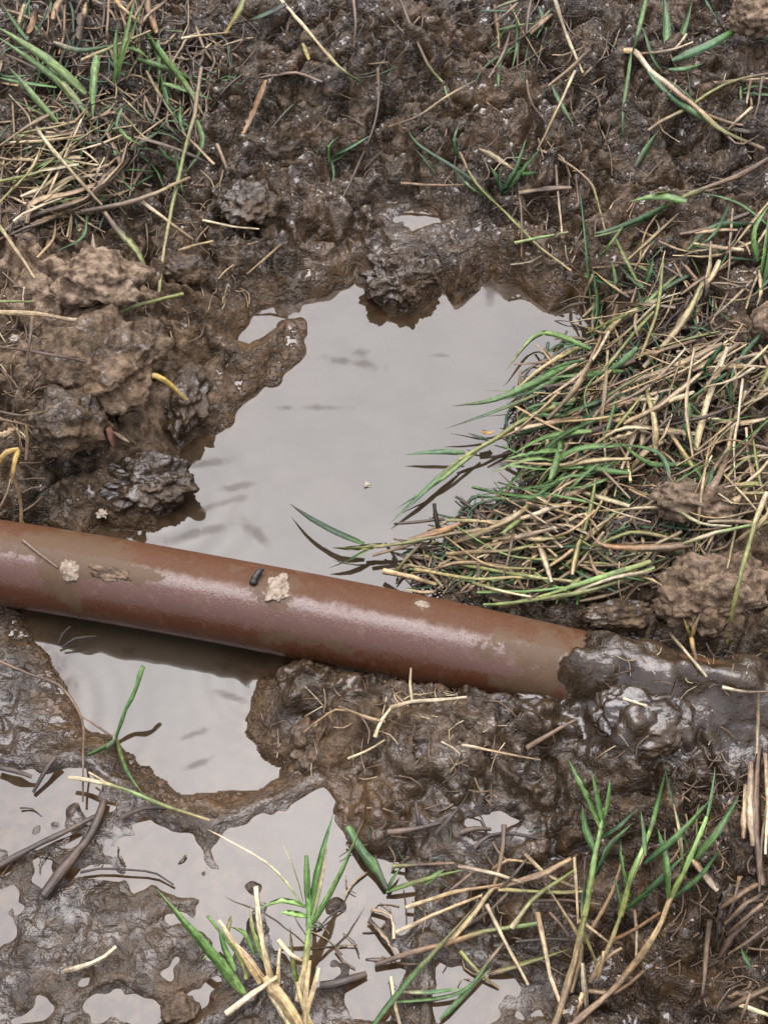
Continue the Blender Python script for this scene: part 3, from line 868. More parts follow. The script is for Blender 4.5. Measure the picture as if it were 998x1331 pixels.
tuft("upright green tuft with straw coloured leaf bases at the top of the bank", (150, 120), [
    ('b', 12, 'gll', [(150, 118, 0), (160, 68, 22), (176, -6, 34)]), ('b', 11, 'llg', [(153, 104, 4), (170, 50, 20), (191, -6, 30)]),
    ('b', 11, 'lll', [(126, 72, 18), (122, 112, 14), (121, 160, 4)]), ('b', 7, 'pbg', [(70, 55, 8), (105, 66, 14), (150, 58, 10)]),
    ('s', 6, 'sys', [(107, 78, 10), (150, 60, 14), (196, 40, 12)]), ('b', 7, 'lgg', [(148, 110, 4), (154, 85, 14), (162, 60, 16)]),
    ('b', 6, 'lg', [(152, 100, 6), (150, 60, 16), (153, 35, 20)]), ('b', 8, 'gl', [(165, 62, 8), (180, 66, 12), (195, 78, 6)]),
    ('s', 6, 'est', [(148, -4, 10), (160, 12, 14), (186, 34, 10)]), ('s', 5, 'nt', [(143, 60, 4), (143, 30, 10), (142, -4, 14)])])
tuft("loose green blades sprawling beside the long yellow stem", (205, 60), [
    ('b', 10, 'glt', [(190, 42, 6), (214, 74, 14), (246, 116, 12), (268, 156, 6)]), ('b', 7, 'lgg', [(178, 76, 6), (228, 92, 12), (252, 106, 8)]),
    ('b', 7, 'lg', [(212, 108, 8), (248, 120, 10), (280, 131, 8)]), ('b', 6, 'lg', [(206, 52, 8), (207, 92, 8), (206, 116, 4)]),
    ('b', 5, 'pb', [(192, 50, 14), (214, 52, 16), (236, 51, 14)]), ('b', 5, 'sg', [(190, 92, 8), (212, 130, 8), (236, 164, 4)]),
    ('b', 7, 'lg', [(256, 156, 12), (264, 182, 10), (256, 205, 6), (242, 223, 3)]), ('b', 4, 'gl', [(228, 196, 6), (234, 230, 4), (238, 252, 2)]),
    ('b', 6, 'gl', [(148, 160, 4), (165, 178, 8), (186, 190, 8)]), ('b', 6, 'nb', [(170, 195, 5), (190, 182, 9), (212, 168, 6)]),
    ('b', 7, 'gg', [(38, 236, 3), (70, 240, 5), (105, 245, 3)]), ('s', 4, 'ts', [(205, 110, 6), (206, 140, 6), (203, 170, 3)])])
single("grass_stalk", "long yellow green stem hanging down the bank from the top tuft", "grass", 's', 6.5, 'ttyysy', [(262, 88, 16), (240, 160, 14), (226, 226, 12), (210, 320, 8), (207, 380, 3)])
tuft("small dark green sprig alone in the mud of the far bank", (430, 222), [
    ('b', 6, 'lgb', [(428, 215, 1), (427, 190, 8), (441, 178, 6)]), ('b', 6, 'dbg', [(430, 205, 2), (456, 192, 8), (482, 176, 8)]),
    ('b', 4, 'dg', [(430, 206, 2), (434, 226, 3), (431, 240, 1)]), ('b', 5, 'gd', [(432, 210, 2), (448, 200, 6), (455, 185, 4)])])
tuft("dark green rosette of blades with one pale cut leaf on the far bank", (654, 256), [
    ('b', 8, 'dgb', [(652, 252, 1), (675, 225, 8), (703, 192, 12)]), ('b', 7, 'dg', [(650, 252, 1), (670, 220, 9), (684, 178, 12)]),
    ('b', 6, 'gb', [(676, 224, 4), (670, 210, 9), (664, 196, 10)]), ('b', 6, 'dg', [(654, 250, 2), (645, 230, 7), (636, 216, 8)]),
    ('b', 8, 'pps', [(622, 193, 10), (645, 205, 9), (670, 222, 5)]), ('b', 7, 'gd', [(676, 226, 3), (688, 226, 5), (699, 224, 4)]),
    ('b', 5, 'dg', [(648, 250, 2), (648, 232, 8), (652, 214, 10)]), ('b', 5, 'ddg', [(644, 262, 1), (602, 226, 6), (546, 190, 7), (529, 168, 5)]),
    ('b', 7, 'db', [(594, 204, 1), (590, 182, 6), (596, 162, 6)]), ('b', 4, 'gd', [(566, 226, 1), (552, 208, 5), (538, 192, 4)]), ('b', 5, 'dgn', [(642, 262, 1), (612, 244, 5), (582, 212, 5)])])
single("grass_stalk", "thin tan runner slanting down from the dark rosette toward the puddle", "grass", 's', 5, 'tyys', [(597, 198, 3), (620, 240, 6), (655, 275, 6), (700, 320, 6), (742, 352, 5)])
tuft("pale jointed stem with dark green leaves lying along it on the far bank", (905, 142), [
    ('s', 9, 'epptsyt', [(810, 66, 4), (826, 68, 8), (845, 92, 8), (880, 120, 8), (906, 141, 8), (936, 168, 7), (992, 194, 4)]),
    ('b', 8, 'gbg', [(922, 160, 4), (880, 132, 7), (850, 104, 8), (832, 74, 8)]), ('b', 6, 'ydg', [(914, 152, 4), (898, 128, 9), (868, 104, 9)]),
    ('b', 6, 'lg', [(840, -4, 14), (830, 38, 12), (820, 74, 8)]), ('b', 5, 'ggd', [(820, 70, 8), (815, 105, 8), (809, 150, 4), (810, 186, 2)]),
    ('s', 4, 'tp', [(828, 70, 9), (866, 66, 10), (900, 55, 8)]), ('b', 6, 'nk', [(936, 165, 4), (975, 172, 5), (990, 166, 3)]), ('s', 5, 'tt', [(920, 150, 4), (950, 160, 6), (986, 166, 3)]), ('s', 4, 'tn', [(938, 170, 3), (960, 188, 5), (985, 176, 3)])])
tuft("wide dusty blue green blades in the top corner beside the pale clod", (900, 60), [
    ('b', 11, 'bbgb', [(873, 79, 4), (915, 62, 9), (950, 42, 12), (966, 24, 12)]), ('b', 11, 'gb', [(866, 62, 2), (866, 30, 8), (862, -6, 14)]),
    ('b', 9, 'gd', [(884, 52, 3), (892, 28, 8), (900, -4, 12)]), ('b', 7, 'dg', [(862, 96, 3), (848, 76, 7), (834, 34, 8)]),
    ('b', 6, 'bg', [(868, 90, 4), (890, 90, 6), (914, 82, 5)]), ('b', 7, 'db', [(940, 40, 4), (928, 20, 10), (912, -6, 12)]), ('b', 7, 'bb', [(998, 55, 6), (982, 44, 6), (966, 36, 5)])])
tuft("yellow green bundle reaching in from the edge beneath the pale clod", (998, 108), [
    ('s', 6, 'tyt', [(842, 170, 4), (886, 148, 9), (930, 118, 10), (962, 104, 9), (1004, 94, 6)]), ('b', 7, 'bg', [(1004, 116, 4), (980, 112, 7), (962, 118, 6)]),
    ('b', 6, 'gb', [(1004, 124, 4), (980, 122, 6), (958, 120, 5)]), ('s', 5, 'ts', [(926, 108, 6), (960, 104, 9), (1004, 102, 6)]), ('s', 5, 'pt', [(976, 140, 8), (958, 156, 6), (942, 172, 3)]),
    ('b', 5, 'yg', [(962, 112, 6), (962, 130, 6), (965, 146, 2)]), ('s', 4, 'tn', [(990, 100, 8), (984, 130, 6), (978, 160, 2)]), ('s', 4, 'tp', [(975, 104, 8), (970, 132, 5), (966, 158, 2)])])
tuft("long tan runner with a fresh green shoot pointing at the puddle", (998, 206), [
    ('s', 7, 'nttyyg', [(1004, 203, 6), (960, 228, 8), (925, 241, 9), (890, 255, 9), (860, 270, 8), (830, 288, 6)]),
    ('b', 10, 'glg', [(892, 262, 9), (852, 256, 11), (818, 262, 8)]), ('b', 7, 'gbg', [(880, 258, 8), (832, 284, 8), (790, 300, 5), (762, 304, 3)]),
    ('b', 6, 'yl', [(848, 252, 12), (874, 250, 12), (894, 262, 8)]), ('b', 5, 'dy', [(860, 272, 6), (810, 298, 5), (752, 312, 3)])])
single("dead_leaf", "narrow grey green dead leaf standing in mud near the long tan runner", "leaf", 'b', 10, 'kgb', [(826, 217, 2), (840, 192, 6), (857, 168, 8)])
tuft("thin green blade curving down the bank to the mat of straw", (760, 440), [
    ('b', 5, 'bggg', [(754, 252, 12), (761, 320, 12), (766, 375, 10), (768, 412, 6), (762, 448, 3)]), ('b', 8, 'ggb', [(764, 450, 2), (776, 400, 10), (770, 350, 14)]),
    ('b', 7, 'dg', [(770, 448, 2), (782, 400, 8), (790, 375, 10)]), ('b', 6, 'lyg', [(830, 370, 5), (812, 336, 9), (797, 304, 10)]), ('b', 9, 'dg', [(838, 374, 3), (844, 354, 7), (848, 336, 8)]),
    ('b', 7, 'gd', [(838, 376, 3), (818, 360, 7), (800, 340, 6)]), ('b', 6, 'gg', [(796, 392, 4), (800, 365, 8), (794, 338, 8)])])
single("cut_straw", "short bright yellow cut straw lying above the right bank of the puddle", "straw", 'f', 9, 'eesn', [(769, 351, 9), (790, 366, 9), (818, 386, 7)])
tuft("bright green upright blades at the edge of the frame above the straw", (988, 370), [
    ('b', 9, 'gll', [(986, 372, 2), (992, 330, 12), (1000, 268, 20)]), ('b', 9, 'glg', [(984, 340, 6), (980, 300, 14), (1002, 262, 18)]), ('b', 8, 'dg', [(990, 380, 2), (997, 345, 10), (1003, 300, 14)]),
    ('b', 6, 'sp', [(986, 350, 6), (988, 380, 8), (982, 400, 4)])])
single("cut_grass", "single short blue green cut blade sticking up from the straw mat", "grass", 'b', 11, 'bbb', [(903, 492, 6), (922, 470, 13), (940, 445, 18)])
tuft("small green sprout with tan leaf stubs on the crumbly bank", (905, 340), [
    ('b', 6, 'gg', [(932, 330, 3), (915, 322, 7), (898, 320, 5)]), ('b', 5, 'dg', [(930, 332, 3), (944, 322, 8), (962, 308, 6)]), ('b', 5, 'gd', [(930, 333, 2), (952, 336, 5), (982, 338, 3)]),
    ('b', 6, 'gyt', [(897, 334, 8), (908, 356, 7), (918, 378, 3)]), ('s', 5, 'tt', [(884, 340, 4), (900, 360, 6), (912, 376, 3)]), ('s', 5, 'to', [(890, 345, 5), (910, 370, 6), (922, 382, 3)]), ('s', 4, 'nt', [(860, 345, 4), (885, 360, 6), (905, 380, 3)])])

# --- sprigs leaning out over the water
tuft("dark green sprig leaning furthest up over the puddle from the straw mat", (742, 474), [
    ('b', 9, 'gggn', [(748, 470, 8), (690, 500, 16), (640, 520, 16), (588, 528, 12)]), ('b', 5, 'ybn', [(700, 512, 14), (630, 540, 12), (577, 558, 8)]),
    ('s', 6, 'ysy', [(752, 452, 10), (706, 476, 16), (668, 508, 14)]), ('b', 7, 'lgb', [(760, 470, 8), (700, 505, 14), (655, 520, 12)]), ('b', 6, 'bg', [(735, 500, 8), (690, 500, 12), (660, 508, 12)]), ('b', 4, 'yg', [(690, 520, 10), (672, 528, 10), (650, 532, 8)])])
tuft("forked yellow green sprig with blue green tips lying on the water", (745, 525), [
    ('s', 8, 'yyyy', [(748, 520, 10), (690, 540, 12), (640, 572, 9), (596, 598, 6)]), ('b', 8, 'ygbg', [(600, 596, 6), (570, 622, 6), (540, 650, 5), (507, 680, 3)]),
    ('b', 8, 'gbb', [(604, 588, 6), (566, 588, 6), (526, 591, 5)]), ('b', 6, 'ylb', [(626, 580, 7), (575, 622, 6), (514, 662, 3)]), ('s', 6, 'tt', [(700, 545, 10), (660, 565, 9), (625, 578, 6)]),
    ('b', 5, 'dk', [(634, 572, 7), (620, 568, 8), (608, 563, 7)]), ('b', 5, 'gd', [(652, 580, 8), (690, 596, 10), (730, 600, 8)]), ('f', 9, 'oe', [(626, 561, 10), (634, 562, 10), (641, 560, 9)])])
tuft("brown sprig with a dark green blade pointing across the water above the pipe", (640, 695), [
    ('s', 8, 'stys', [(690, 684, 10), (600, 692, 11), (530, 705, 9), (476, 712, 7)]), ('b', 9, 'gddn', [(474, 708, 7), (440, 694, 11), (405, 675, 10), (377, 655, 6)]),
    ('b', 8, 'yyy', [(500, 708, 8), (465, 712, 8), (432, 712, 6)]), ('b', 7, 'lgdk', [(480, 714, 7), (455, 728, 6), (428, 738, 3)]), ('s', 7, 'ttt', [(560, 696, 8), (520, 712, 8), (484, 722, 6)]),
    ('f', 9, 'tot', [(610, 676, 12), (575, 690, 11), (530, 702, 9)]), ('s', 5, 'nn', [(578, 674, 12), (545, 678, 10), (512, 681, 7)]), ('s', 7, 'kk', [(570, 690, 9), (566, 670, 16), (564, 654, 20)]),
    ('s', 5, 'kn', [(500, 706, 8), (512, 722, 5), (520, 736, 1)]), ('s', 5, 'nk', [(545, 712, 7), (560, 704, 6), (558, 700, 6)]), ('s', 6, 'ny', [(548, 705, 8), (525, 730, 8), (516, 742, 4)])])
tuft("pale yellow straws bundled along the upper side of the pipe", (720, 770), [
    ('s', 7, 'yyl', [(850, 738, 12), (760, 768, 12), (660, 784, 9), (628, 786, 6)]), ('s', 7, 'ylys', [(845, 730, 14), (770, 754, 14), (700, 776, 10), (648, 788, 6)]), ('s', 8, 'ss', [(498, 742, 6), (530, 749, 9), (566, 760, 6)]),
    ('s', 6, 'sys', [(540, 740, 8), (620, 755, 12), (700, 752, 13)]), ('s', 6, 'yys', [(590, 732, 10), (680, 748, 13), (780, 760, 10)]), ('f', 9, 'sps', [(730, 775, 10), (790, 752, 15), (850, 740, 12)]),
    ('s', 5, 'lg', [(620, 770, 6), (690, 770, 10), (760, 762, 10)]), ('s', 6, 'sty', [(580, 720, 8), (640, 712, 14), (700, 706, 14)]), ('s', 6, 'sts', [(655, 678, 14), (690, 700, 16), (724, 724, 14)]),
    ('s', 6, 'yss', [(580, 676, 12), (630, 678, 14), (662, 688, 12)]), ('f', 8, 'tst', [(560, 740, 8), (600, 730, 11), (660, 736, 12)]), ('s', 5, 'tk', [(620, 720, 8), (622, 745, 10), (626, 775, 4)]),
    ('b', 6, 'gl', [(760, 776, 6), (720, 762, 12), (690, 740, 14)]), ('b', 6, 'dg', [(800, 780, 4), (770, 790, 6), (742, 796, 4)]), ('s', 6, 'yp', [(615, 758, 8), (650, 768, 10), (690, 776, 8)])])
tuft("curled pinkish tan dead leaf with long yellow green stem running to the edge", (880, 712), [
    ('f', 12, 'ntott', [(766, 676, 10), (774, 700, 14), (800, 711, 16), (850, 713, 15), (900, 708, 12)]), ('s', 8, 'typly', [(868, 716, 10), (900, 702, 14), (940, 690, 14), (1004, 678, 10)]),
    ('f', 8, 'tst', [(800, 742, 8), (850, 705, 16), (885, 690, 14)]), ('s', 6, 'pt', [(740, 676, 14), (760, 668, 16), (778, 690, 12)]), ('s', 5, 'yp', [(870, 656, 14), (910, 680, 15), (950, 684, 12)])])
single("grass_stalk", "long yellow green stem leaning down past the tan clod to the pipe", "grass", 's', 7, 'pyyyy', [(996, 640, 14), (985, 690, 18), (968, 742, 16), (955, 790, 10), (944, 836, 3)])
tuft("forked bright yellow shoot growing beside the buried end of the pipe", (904, 862), [
    ('s', 7, 'etn', [(898, 828, 10), (901, 845, 7), (906, 866, 1)]), ('b', 7, 'ep', [(898, 830, 10), (902, 815, 14), (910, 797, 16)]), ('b', 5, 'ye', [(897, 828, 10), (892, 815, 12), (888, 803, 13)])])
single("cut_straw", "pale straw leaning on the mud in front of the yellow shoot", "straw", 's', 6, 'npp', [(870, 824, 9), (895, 852, 7), (918, 880, 4)])
single("cut_straw", "short white straw stuck on the shiny dollop of mud", "straw", 's', 4.5, 'pp', [(810, 908, 9), (841, 918, 8)])
single("cut_straw", "tan straw lying in the wet mud beyond the shiny dollop", "straw", 's', 5, 'ptn', [(938, 893, 4), (970, 900, 4), (1004, 898, 4)])

# --- loose straws, leaves and twigs on the far and left banks
LEFT = "loose dry straws on the left bank"
tuft("broad twisted bundle of brown dead leaves lying across the left bank", (90, 270), [
    ('f', 9, 'tnttn', [(4, 304, 5), (60, 280, 8), (110, 262, 11), (148, 230, 13), (168, 205, 10)]), ('f', 7, 'nttst', [(14, 298, 5), (64, 274, 9), (112, 256, 12), (146, 224, 14), (160, 208, 12)]), ('f', 6, 'tst', [(40, 292, 6), (84, 274, 9), (132, 250, 11)]),
    ('f', 8, 'ntn', [(100, 268, 9), (130, 244, 13), (150, 216, 13)]), ('f', 6, 'tnt', [(-4, 312, 4), (40, 296, 7), (86, 276, 8)]), ('s', 4, 'nt', [(20, 308, 4), (70, 286, 7), (120, 262, 9)]), ('f', 6, 'st', [(120, 250, 12), (140, 236, 14), (150, 240, 11)])], cat="dead leaves", name="dead_leaf_bundle")
single("dead_leaf", "looped tan dead leaf lying against the broad twisted one", "leaf", 'f', 9, 'tst', [(35, 290, 6), (44, 262, 10), (90, 252, 11), (136, 238, 12)])
single("dry_straw", "thick tan stalk running right from the broad twisted leaf", "straw", 's', 8, 'ntst', [(105, 275, 8), (170, 264, 10), (215, 248, 11), (247, 231, 10)])
single("dry_straw", "pale straw slanting over the broad twisted dead leaf", "straw", 's', 6, 'npst', [(48, 166, 10), (60, 186, 15), (95, 226, 17), (133, 267, 15)])
single("dry_straw", "yellow green straw lying flat at the edge of the left bank", "straw", 's', 5.5, 'yys', [(-4, 236, 10), (40, 230, 12), (86, 216, 10)])
single("dead_leaf", "wide grey tan dead leaf lying at the left edge below the green fan", "leaf", 'f', 13, 'tnt', [(-4, 192, 8), (50, 182, 11), (106, 172, 8)])
single("dead_leaf", "short folded tan leaf leaning on the wide grey one", "leaf", 'f', 9, 'tst', [(-2, 212, 8), (16, 194, 14), (42, 172, 14)])
single("dry_straw", "pale yellow straw dangling to the right of the pale orange clod", "straw", 's', 5.5, 'pst', [(185, 262, 8), (220, 288, 9), (252, 312, 4)])
single("dead_leaf", "curled yellow leaf bent over the pale orange clod", "leaf", 'f', 9, 'tnyyy', [(136, 276, 10), (152, 298, 14), (172, 318, 17), (186, 340, 14), (186, 356, 10)])
single("dry_straw", "yellow straw poking in at the left edge above the dry clods", "straw", 's', 6, 'yss', [(-4, 290, 10), (14, 314, 10), (46, 362, 5)])
single("dry_straw", "long bent pale straw running between the two dry clods", "straw", 's', 8, 'sstpyyy', [(-4, 406, 14), (50, 408, 14), (95, 416, 13), (130, 412, 13), (180, 396, 10), (238, 382, 5)])
single("dry_straw", "thin straw parallel to and above the long bent one", "straw", 's', 4, 'yy', [(-4, 392, 13), (46, 392, 12)])
single("twig", "brown twig lying on the overhanging tan lump", "twig", 's', 5, 'nnn', [(-4, 450, 16), (50, 458, 20), (112, 470, 18)])
single("dry_straw", "short upright straw crossing the brown twig", "straw", 's', 5, 'tnt', [(43, 412, 20), (40, 440, 22), (34, 474, 17)])
single("dead_leaf", "small pointed tan leaf standing above the pale orange clod", "leaf", 'b', 8, 'ttp', [(123, 342, 10), (122, 325, 14), (121, 304, 17)])
single("dead_leaf", "orange dead leaf standing in the mud of the far bank", "leaf", 'f', 10, 'ooto', [(346, 104, 10), (338, 128, 10), (325, 156, 6), (316, 174, 2)])
single("dry_straw", "thin pale straw lying level above the puddle inlet", "straw", 's', 4, 'pp', [(263, 286, 6), (300, 294, 6), (337, 298, 5)])
single("twig", "pale twig slanting down toward the puddle inlet", "twig", 's', 5, 'tst', [(366, 317, 4), (345, 336, 5), (321, 356, 3)])
single("dry_straw", "short tan straw on the mud under the hanging green blade", "straw", 's', 6, 'ttn', [(282, 188, 6), (290, 206, 6), (297, 226, 3)])
single("dry_straw", "tan straw end pointing at the foot of the long yellow stem", "straw", 's', 5, 'ts', [(232, 326, 8), (250, 320, 8), (277, 313, 5)])
single("curled_stalk", "curled yellow ochre stem arched over the mud by the puddle", "stem", 's', 9.5, 'nees', [(188, 490, 12), (204, 489, 20), (224, 502, 20), (244, 522, 13)])
single("dead_leaf", "red leaf scrap under the overhanging tan lump", "leaf", 'f', 13, 'rr', [(140, 556, 22), (144, 568, 20), (148, 580, 16)])
single("dead_leaf", "small pale leaf tip beside the red leaf scrap", "leaf", 'b', 7, 'tp', [(148, 562, 22), (160, 570, 20), (169, 575, 17)])
single("dead_leaf", "drooping yellow leaf at the very top of the bank", "leaf", 'f', 9, 'yye', [(318, -4, 14), (310, 16, 12), (293, 44, 6)])
single("dead_leaf", "dark grey green leaf lying beside the drooping yellow one", "leaf", 'f', 9, 'kdk', [(372, 6, 8), (340, 22, 8), (308, 32, 5)])
single("dry_straw", "long pale straw ending in green on the far bank", "straw", 's', 5.5, 'ppsyd', [(362, -4, 12), (400, 40, 10), (440, 86, 8), (470, 108, 4)])
single("dead_leaf", "tiny yellow leaf scrap under the long pale straw", "leaf", 'f', 8, 'ye', [(393, 56, 6), (401, 78, 4)])
single("dead_leaf", "tan leaf lying level on the far bank near the orange one", "leaf", 'f', 10, 'ntn', [(356, 98, 5), (385, 93, 7), (420, 106, 5)])
single("dry_straw", "grey thread of straw running right from the sprawling green blades", "straw", 's', 4, 'pst', [(236, 50, 14), (262, 46, 14), (300, 42, 10)])
single("root", "thin brown root hanging down through the far bank", "root", 's', 4, 'tnnn', [(491, 88, 8), (492, 130, 7), (484, 170, 6), (462, 222, 5), (442, 264, 3)])
single("root", "tan root hanging from the top edge of the bank", "root", 's', 5, 'tnt', [(459, -4, 12), (462, 30, 10), (460, 62, 4)])
single("dry_straw", "brown straw with a dark green end on the middle of the far bank", "straw", 's', 4.5, 'ntyg', [(518, -4, 12), (548, 78, 8), (562, 104, 7), (582, 128, 4)])
single("twig", "thin tan twig lying across the middle of the far bank", "twig", 's', 4.5, 'tnsn', [(505, 165, 4), (540, 156, 6), (580, 127, 7), (618, 105, 5)])
single("dry_straw", "pale straw slanting down to the dark rosette", "straw", 's', 5, 'pst', [(747, 92, 8), (724, 142, 8), (698, 196, 6)])
single("dry_straw", "orange tan straw crossing the top of the pale slanting one", "straw", 's', 6, 'ntt', [(768, 64, 8), (742, 88, 10), (712, 112, 8)])
single("cut_grass", "short green blade end pointing down beside the pale slanting straw", "grass", 'b', 6, 'bgg', [(717, 112, 8), (730, 138, 8), (745, 162, 4)])
single("dry_straw", "long pale straw dropping from the top edge to the bank", "straw", 's', 5.5, 'ptps', [(720, -4, 16), (735, 46, 12), (757, 95, 6)])
single("root", "kinked pale root in the mud left of the slanting straw", "root", 's', 3.5, 'tn', [(684, 104, 6), (690, 132, 6), (710, 160, 3)])
single("root", "branching tan root on the ledge above the mat of straw", "root", 's', 4, 'tttyt', [(704, 196, 4), (736, 212, 6), (766, 236, 7), (776, 262, 6), (786, 300, 4)])
single("dry_straw", "thin upright straw on the ledge above the puddle", "straw", 's', 3.5, 'tp', [(722, 214, 6), (725, 255, 6), (730, 302, 4)])
single("dry_straw", "thin brown straw hanging below the dark rosette", "straw", 's', 3.5, 'nt', [(675, 258, 6), (677, 296, 6), (677, 334, 4)])
single("dry_straw", "brown straw lying level to the left of the dark rosette", "straw", 's', 5, 'ttn', [(521, 238, 4), (560, 241, 5), (608, 240, 4)])
single("dead_leaf", "tan leaf lying level to the right of the dark rosette", "leaf", 'f', 7, 'tnt', [(674, 251, 5), (705, 246, 6), (742, 244, 5)])
single("dry_straw", "yellow green straw lying under the hanging brown one", "straw", 's', 5, 'yly', [(668, 316, 5), (700, 309, 6), (738, 302, 5)])
single("dry_straw", "short pale straw leaning beside the wide blue green blade", "straw", 's', 5, 'tp', [(876, 66, 5), (892, 44, 8)])

# --- roots under the left clods
tuft("bundle of yellow and tan roots hanging over the dark hollow at the left edge", (8, 590), [
    ('s', 9, 'eee', [(-4, 602, 26), (10, 588, 28), (24, 584, 28)]), ('s', 8, 'eet', [(24, 585, 28), (18, 606, 24), (16, 628, 20)]), ('s', 7, 'tts', [(18, 622, 20), (27, 650, 15), (28, 684, 11)]),
    ('s', 3, 'tt', [(30, 665, 13), (44, 656, 14), (56, 645, 15)]), ('s', 3, 'tp', [(29, 676, 12), (36, 690, 10), (40, 696, 8)]), ('s', 6, 'tt', [(35, 552, 30), (36, 575, 26), (34, 598, 20)]),
    ('f', 10, 'pst', [(-4, 568, 30), (8, 562, 31), (19, 556, 28)]), ('s', 4, 'nt', [(0, 535, 30), (30, 540, 30), (60, 535, 26)]), ('s', 5, 'tn', [(0, 545, 30), (25, 550, 28), (58, 560, 22)]),
    ('s', 3, 'tn', [(25, 602, 20), (40, 602, 19), (55, 601, 17)]), ('s', 3, 'nt', [(24, 624, 18), (42, 622, 17), (58, 622, 15)]), ('s', 4, 'tp', [(0, 660, 16), (10, 640, 18), (14, 622, 20)]), ('s', 3, 'nt', [(30, 640, 16), (42, 634, 16), (54, 633, 15)])],
    cat="roots", name="root_bundle")

# --- below the pipe
single("grass_stalk", "dark green stem standing in the water below the pipe", "grass", 's', 8, 'lggd', [(186, 866, 30), (176, 896, 22), (160, 930, 10), (150, 962, 0)])
tuft("yellow tangle at the foot of the green stem where water meets mud", (152, 966), [
    ('b', 6, 'ygl', [(152, 960, 3), (164, 1000, 8), (186, 1032, 8)]), ('b', 6, 'ggy', [(112, 982, 3), (134, 972, 5), (152, 962, 3)]), ('b', 8, 'ybp', [(130, 974, 3), (146, 966, 6), (150, 950, 6)]), ('s', 4, 'nt', [(152, 962, 3), (130, 946, 6), (104, 930, 6)])])
single("root", "hairy brown root reaching from the left edge down into the trodden mud", "root", 's', 4.5, 'tnttn', [(-4, 858, 7), (38, 876, 7), (78, 892, 7), (106, 934, 6), (108, 985, 5), (108, 1042, 4)])
single("twig", "short black twig sticking out of the water under the pipe", "twig", 's', 4, 'kk', [(76, 838, 3), (82, 824, 7), (92, 814, 9)])
single("twig", "bent black twig lying on the water under the pipe", "twig", 's', 4, 'kkn', [(82, 842, 3), (98, 830, 6), (126, 827, 4)])
single("grass_stalk", "pale stem with green middle lying over the mud below the water", "grass", 's', 6.5, 'ppylys', [(90, 1010, 8), (130, 1017, 10), (160, 1026, 10), (210, 1046, 8), (272, 1066, 5)])
single("dry_straw", "thin grey straw crossing the pale and green stem", "straw", 's', 3.5, 'pn', [(116, 1004, 8), (142, 1020, 9), (168, 1040, 6)])
tuft("pale branched root lying on the lumpy mud under the pipe", (510, 920), [
    ('s', 6, 'ppp', [(487, 958, 9), (496, 936, 10), (510, 918, 11)]), ('s', 6, 'sppp', [(508, 920, 11), (535, 912, 12), (568, 910, 12), (606, 906, 11)]), ('s', 4, 'pp', [(536, 912, 12), (533, 890, 18), (534, 868, 24)]),
    ('s', 4, 'st', [(500, 938, 10), (470, 930, 10), (440, 918, 9)]), ('s', 3, 'st', [(520, 916, 11), (512, 904, 13), (524, 898, 12)]), ('s', 2.5, 'tp', [(470, 932, 10), (480, 950, 9), (478, 966, 7)])], cat="root", name="root_branch")
single("root", "tan root arching over the knobbly clod beside the water", "root", 's', 5, 'tst', [(396, 952, 6), (412, 936, 9), (440, 920, 10), (490, 940, 9)])
single("dry_straw", "thin pale straw lying over the grey clod below the pipe", "straw", 's', 4.5, 'pst', [(600, 968, 10), (650, 978, 10), (702, 988, 7)])
single("dry_straw", "pale straw end lying below the branched root", "straw", 's', 4, 'ps', [(452, 986, 8), (476, 976, 9), (500, 962, 8)])
single("twig", "tan twig leaning on the wet grey slab under the pipe", "twig", 's', 8, 'ttn', [(684, 972, 7), (712, 955, 10), (748, 936, 9)])
single("cut_straw", "cream coloured straw lying alone on the mud in the lower corner", "straw", 's', 7.5, 'tppp', [(84, 1262, 3), (108, 1256, 5), (132, 1246, 7), (151, 1231, 6)])
single("dead_leaf", "wet dark green leaf lying half in the thin water by the ochre mud", "leaf", 'f', 13, 'gdgk', [(452, 1074, 6), (470, 1106, 6), (486, 1126, 5), (502, 1156, 3)])

# --- muddy sticks of the trodden corner
STK = "mud coated sticks"
def stick(label, w, codes, pts):
    single("muddy_stick", label, "stick", 's', w, codes, pts)
stick("long mud coated stick running to the left edge of the trodden corner", 11, 'nknk', [(-6, 1128, 3), (45, 1100, 4), (95, 1076, 4), (134, 1056, 3)])
stick("thick black stick slanting up through the middle of the trodden corner", 15, 'knkn', [(58, 1164, 3), (92, 1118, 5), (122, 1080, 5), (136, 1040, 3)])
stick("short dark stick with a knobbed end near the left edge", 9, 'kn', [(-6, 997, 5), (20, 1002, 6), (42, 1010, 4)])
stick("forked dark stick end lying beside the knobbed one", 9, 'nkk', [(72, 984, 5), (58, 1004, 5), (44, 1030, 2)])
stick("brown stick lying under the pale and green stem", 8, 'nnk', [(160, 1062, 3), (188, 1050, 5), (214, 1050, 3)])
stick("thin black stick bent through the bubbles of the trodden mud", 4, 'kkk', [(105, 1134, 3), (140, 1126, 4), (196, 1130, 4), (226, 1150, 2)])
stick("wide black stick in front of the pale tuft at the bottom", 13, 'kkn', [(416, 1282, 4), (446, 1276, 5), (476, 1266, 3)])
stick("brown stick lying in the mud above the tangled straw", 9, 'nnk', [(504, 1082, 4), (536, 1078, 5), (572, 1070, 3)])
stick("short brown stick to the right of the one above the straw", 8, 'nn', [(598, 1082, 3), (618, 1077, 4), (638, 1078, 3)])
stick("dark wavy stick beneath the wet gleaming puddle", 6, 'nkkk', [(616, 1102, 3), (636, 1086, 4), (668, 1084, 4), (712, 1092, 3)])
stick("short black stick crossing the brown ones above the straw", 6, 'kk', [(540, 1044, 3), (543, 1060, 4), (546, 1080, 3)])
stick("slanting brown stick beside the short black one", 7, 'nk', [(566, 1084, 3), (580, 1068, 5), (594, 1052, 3)])

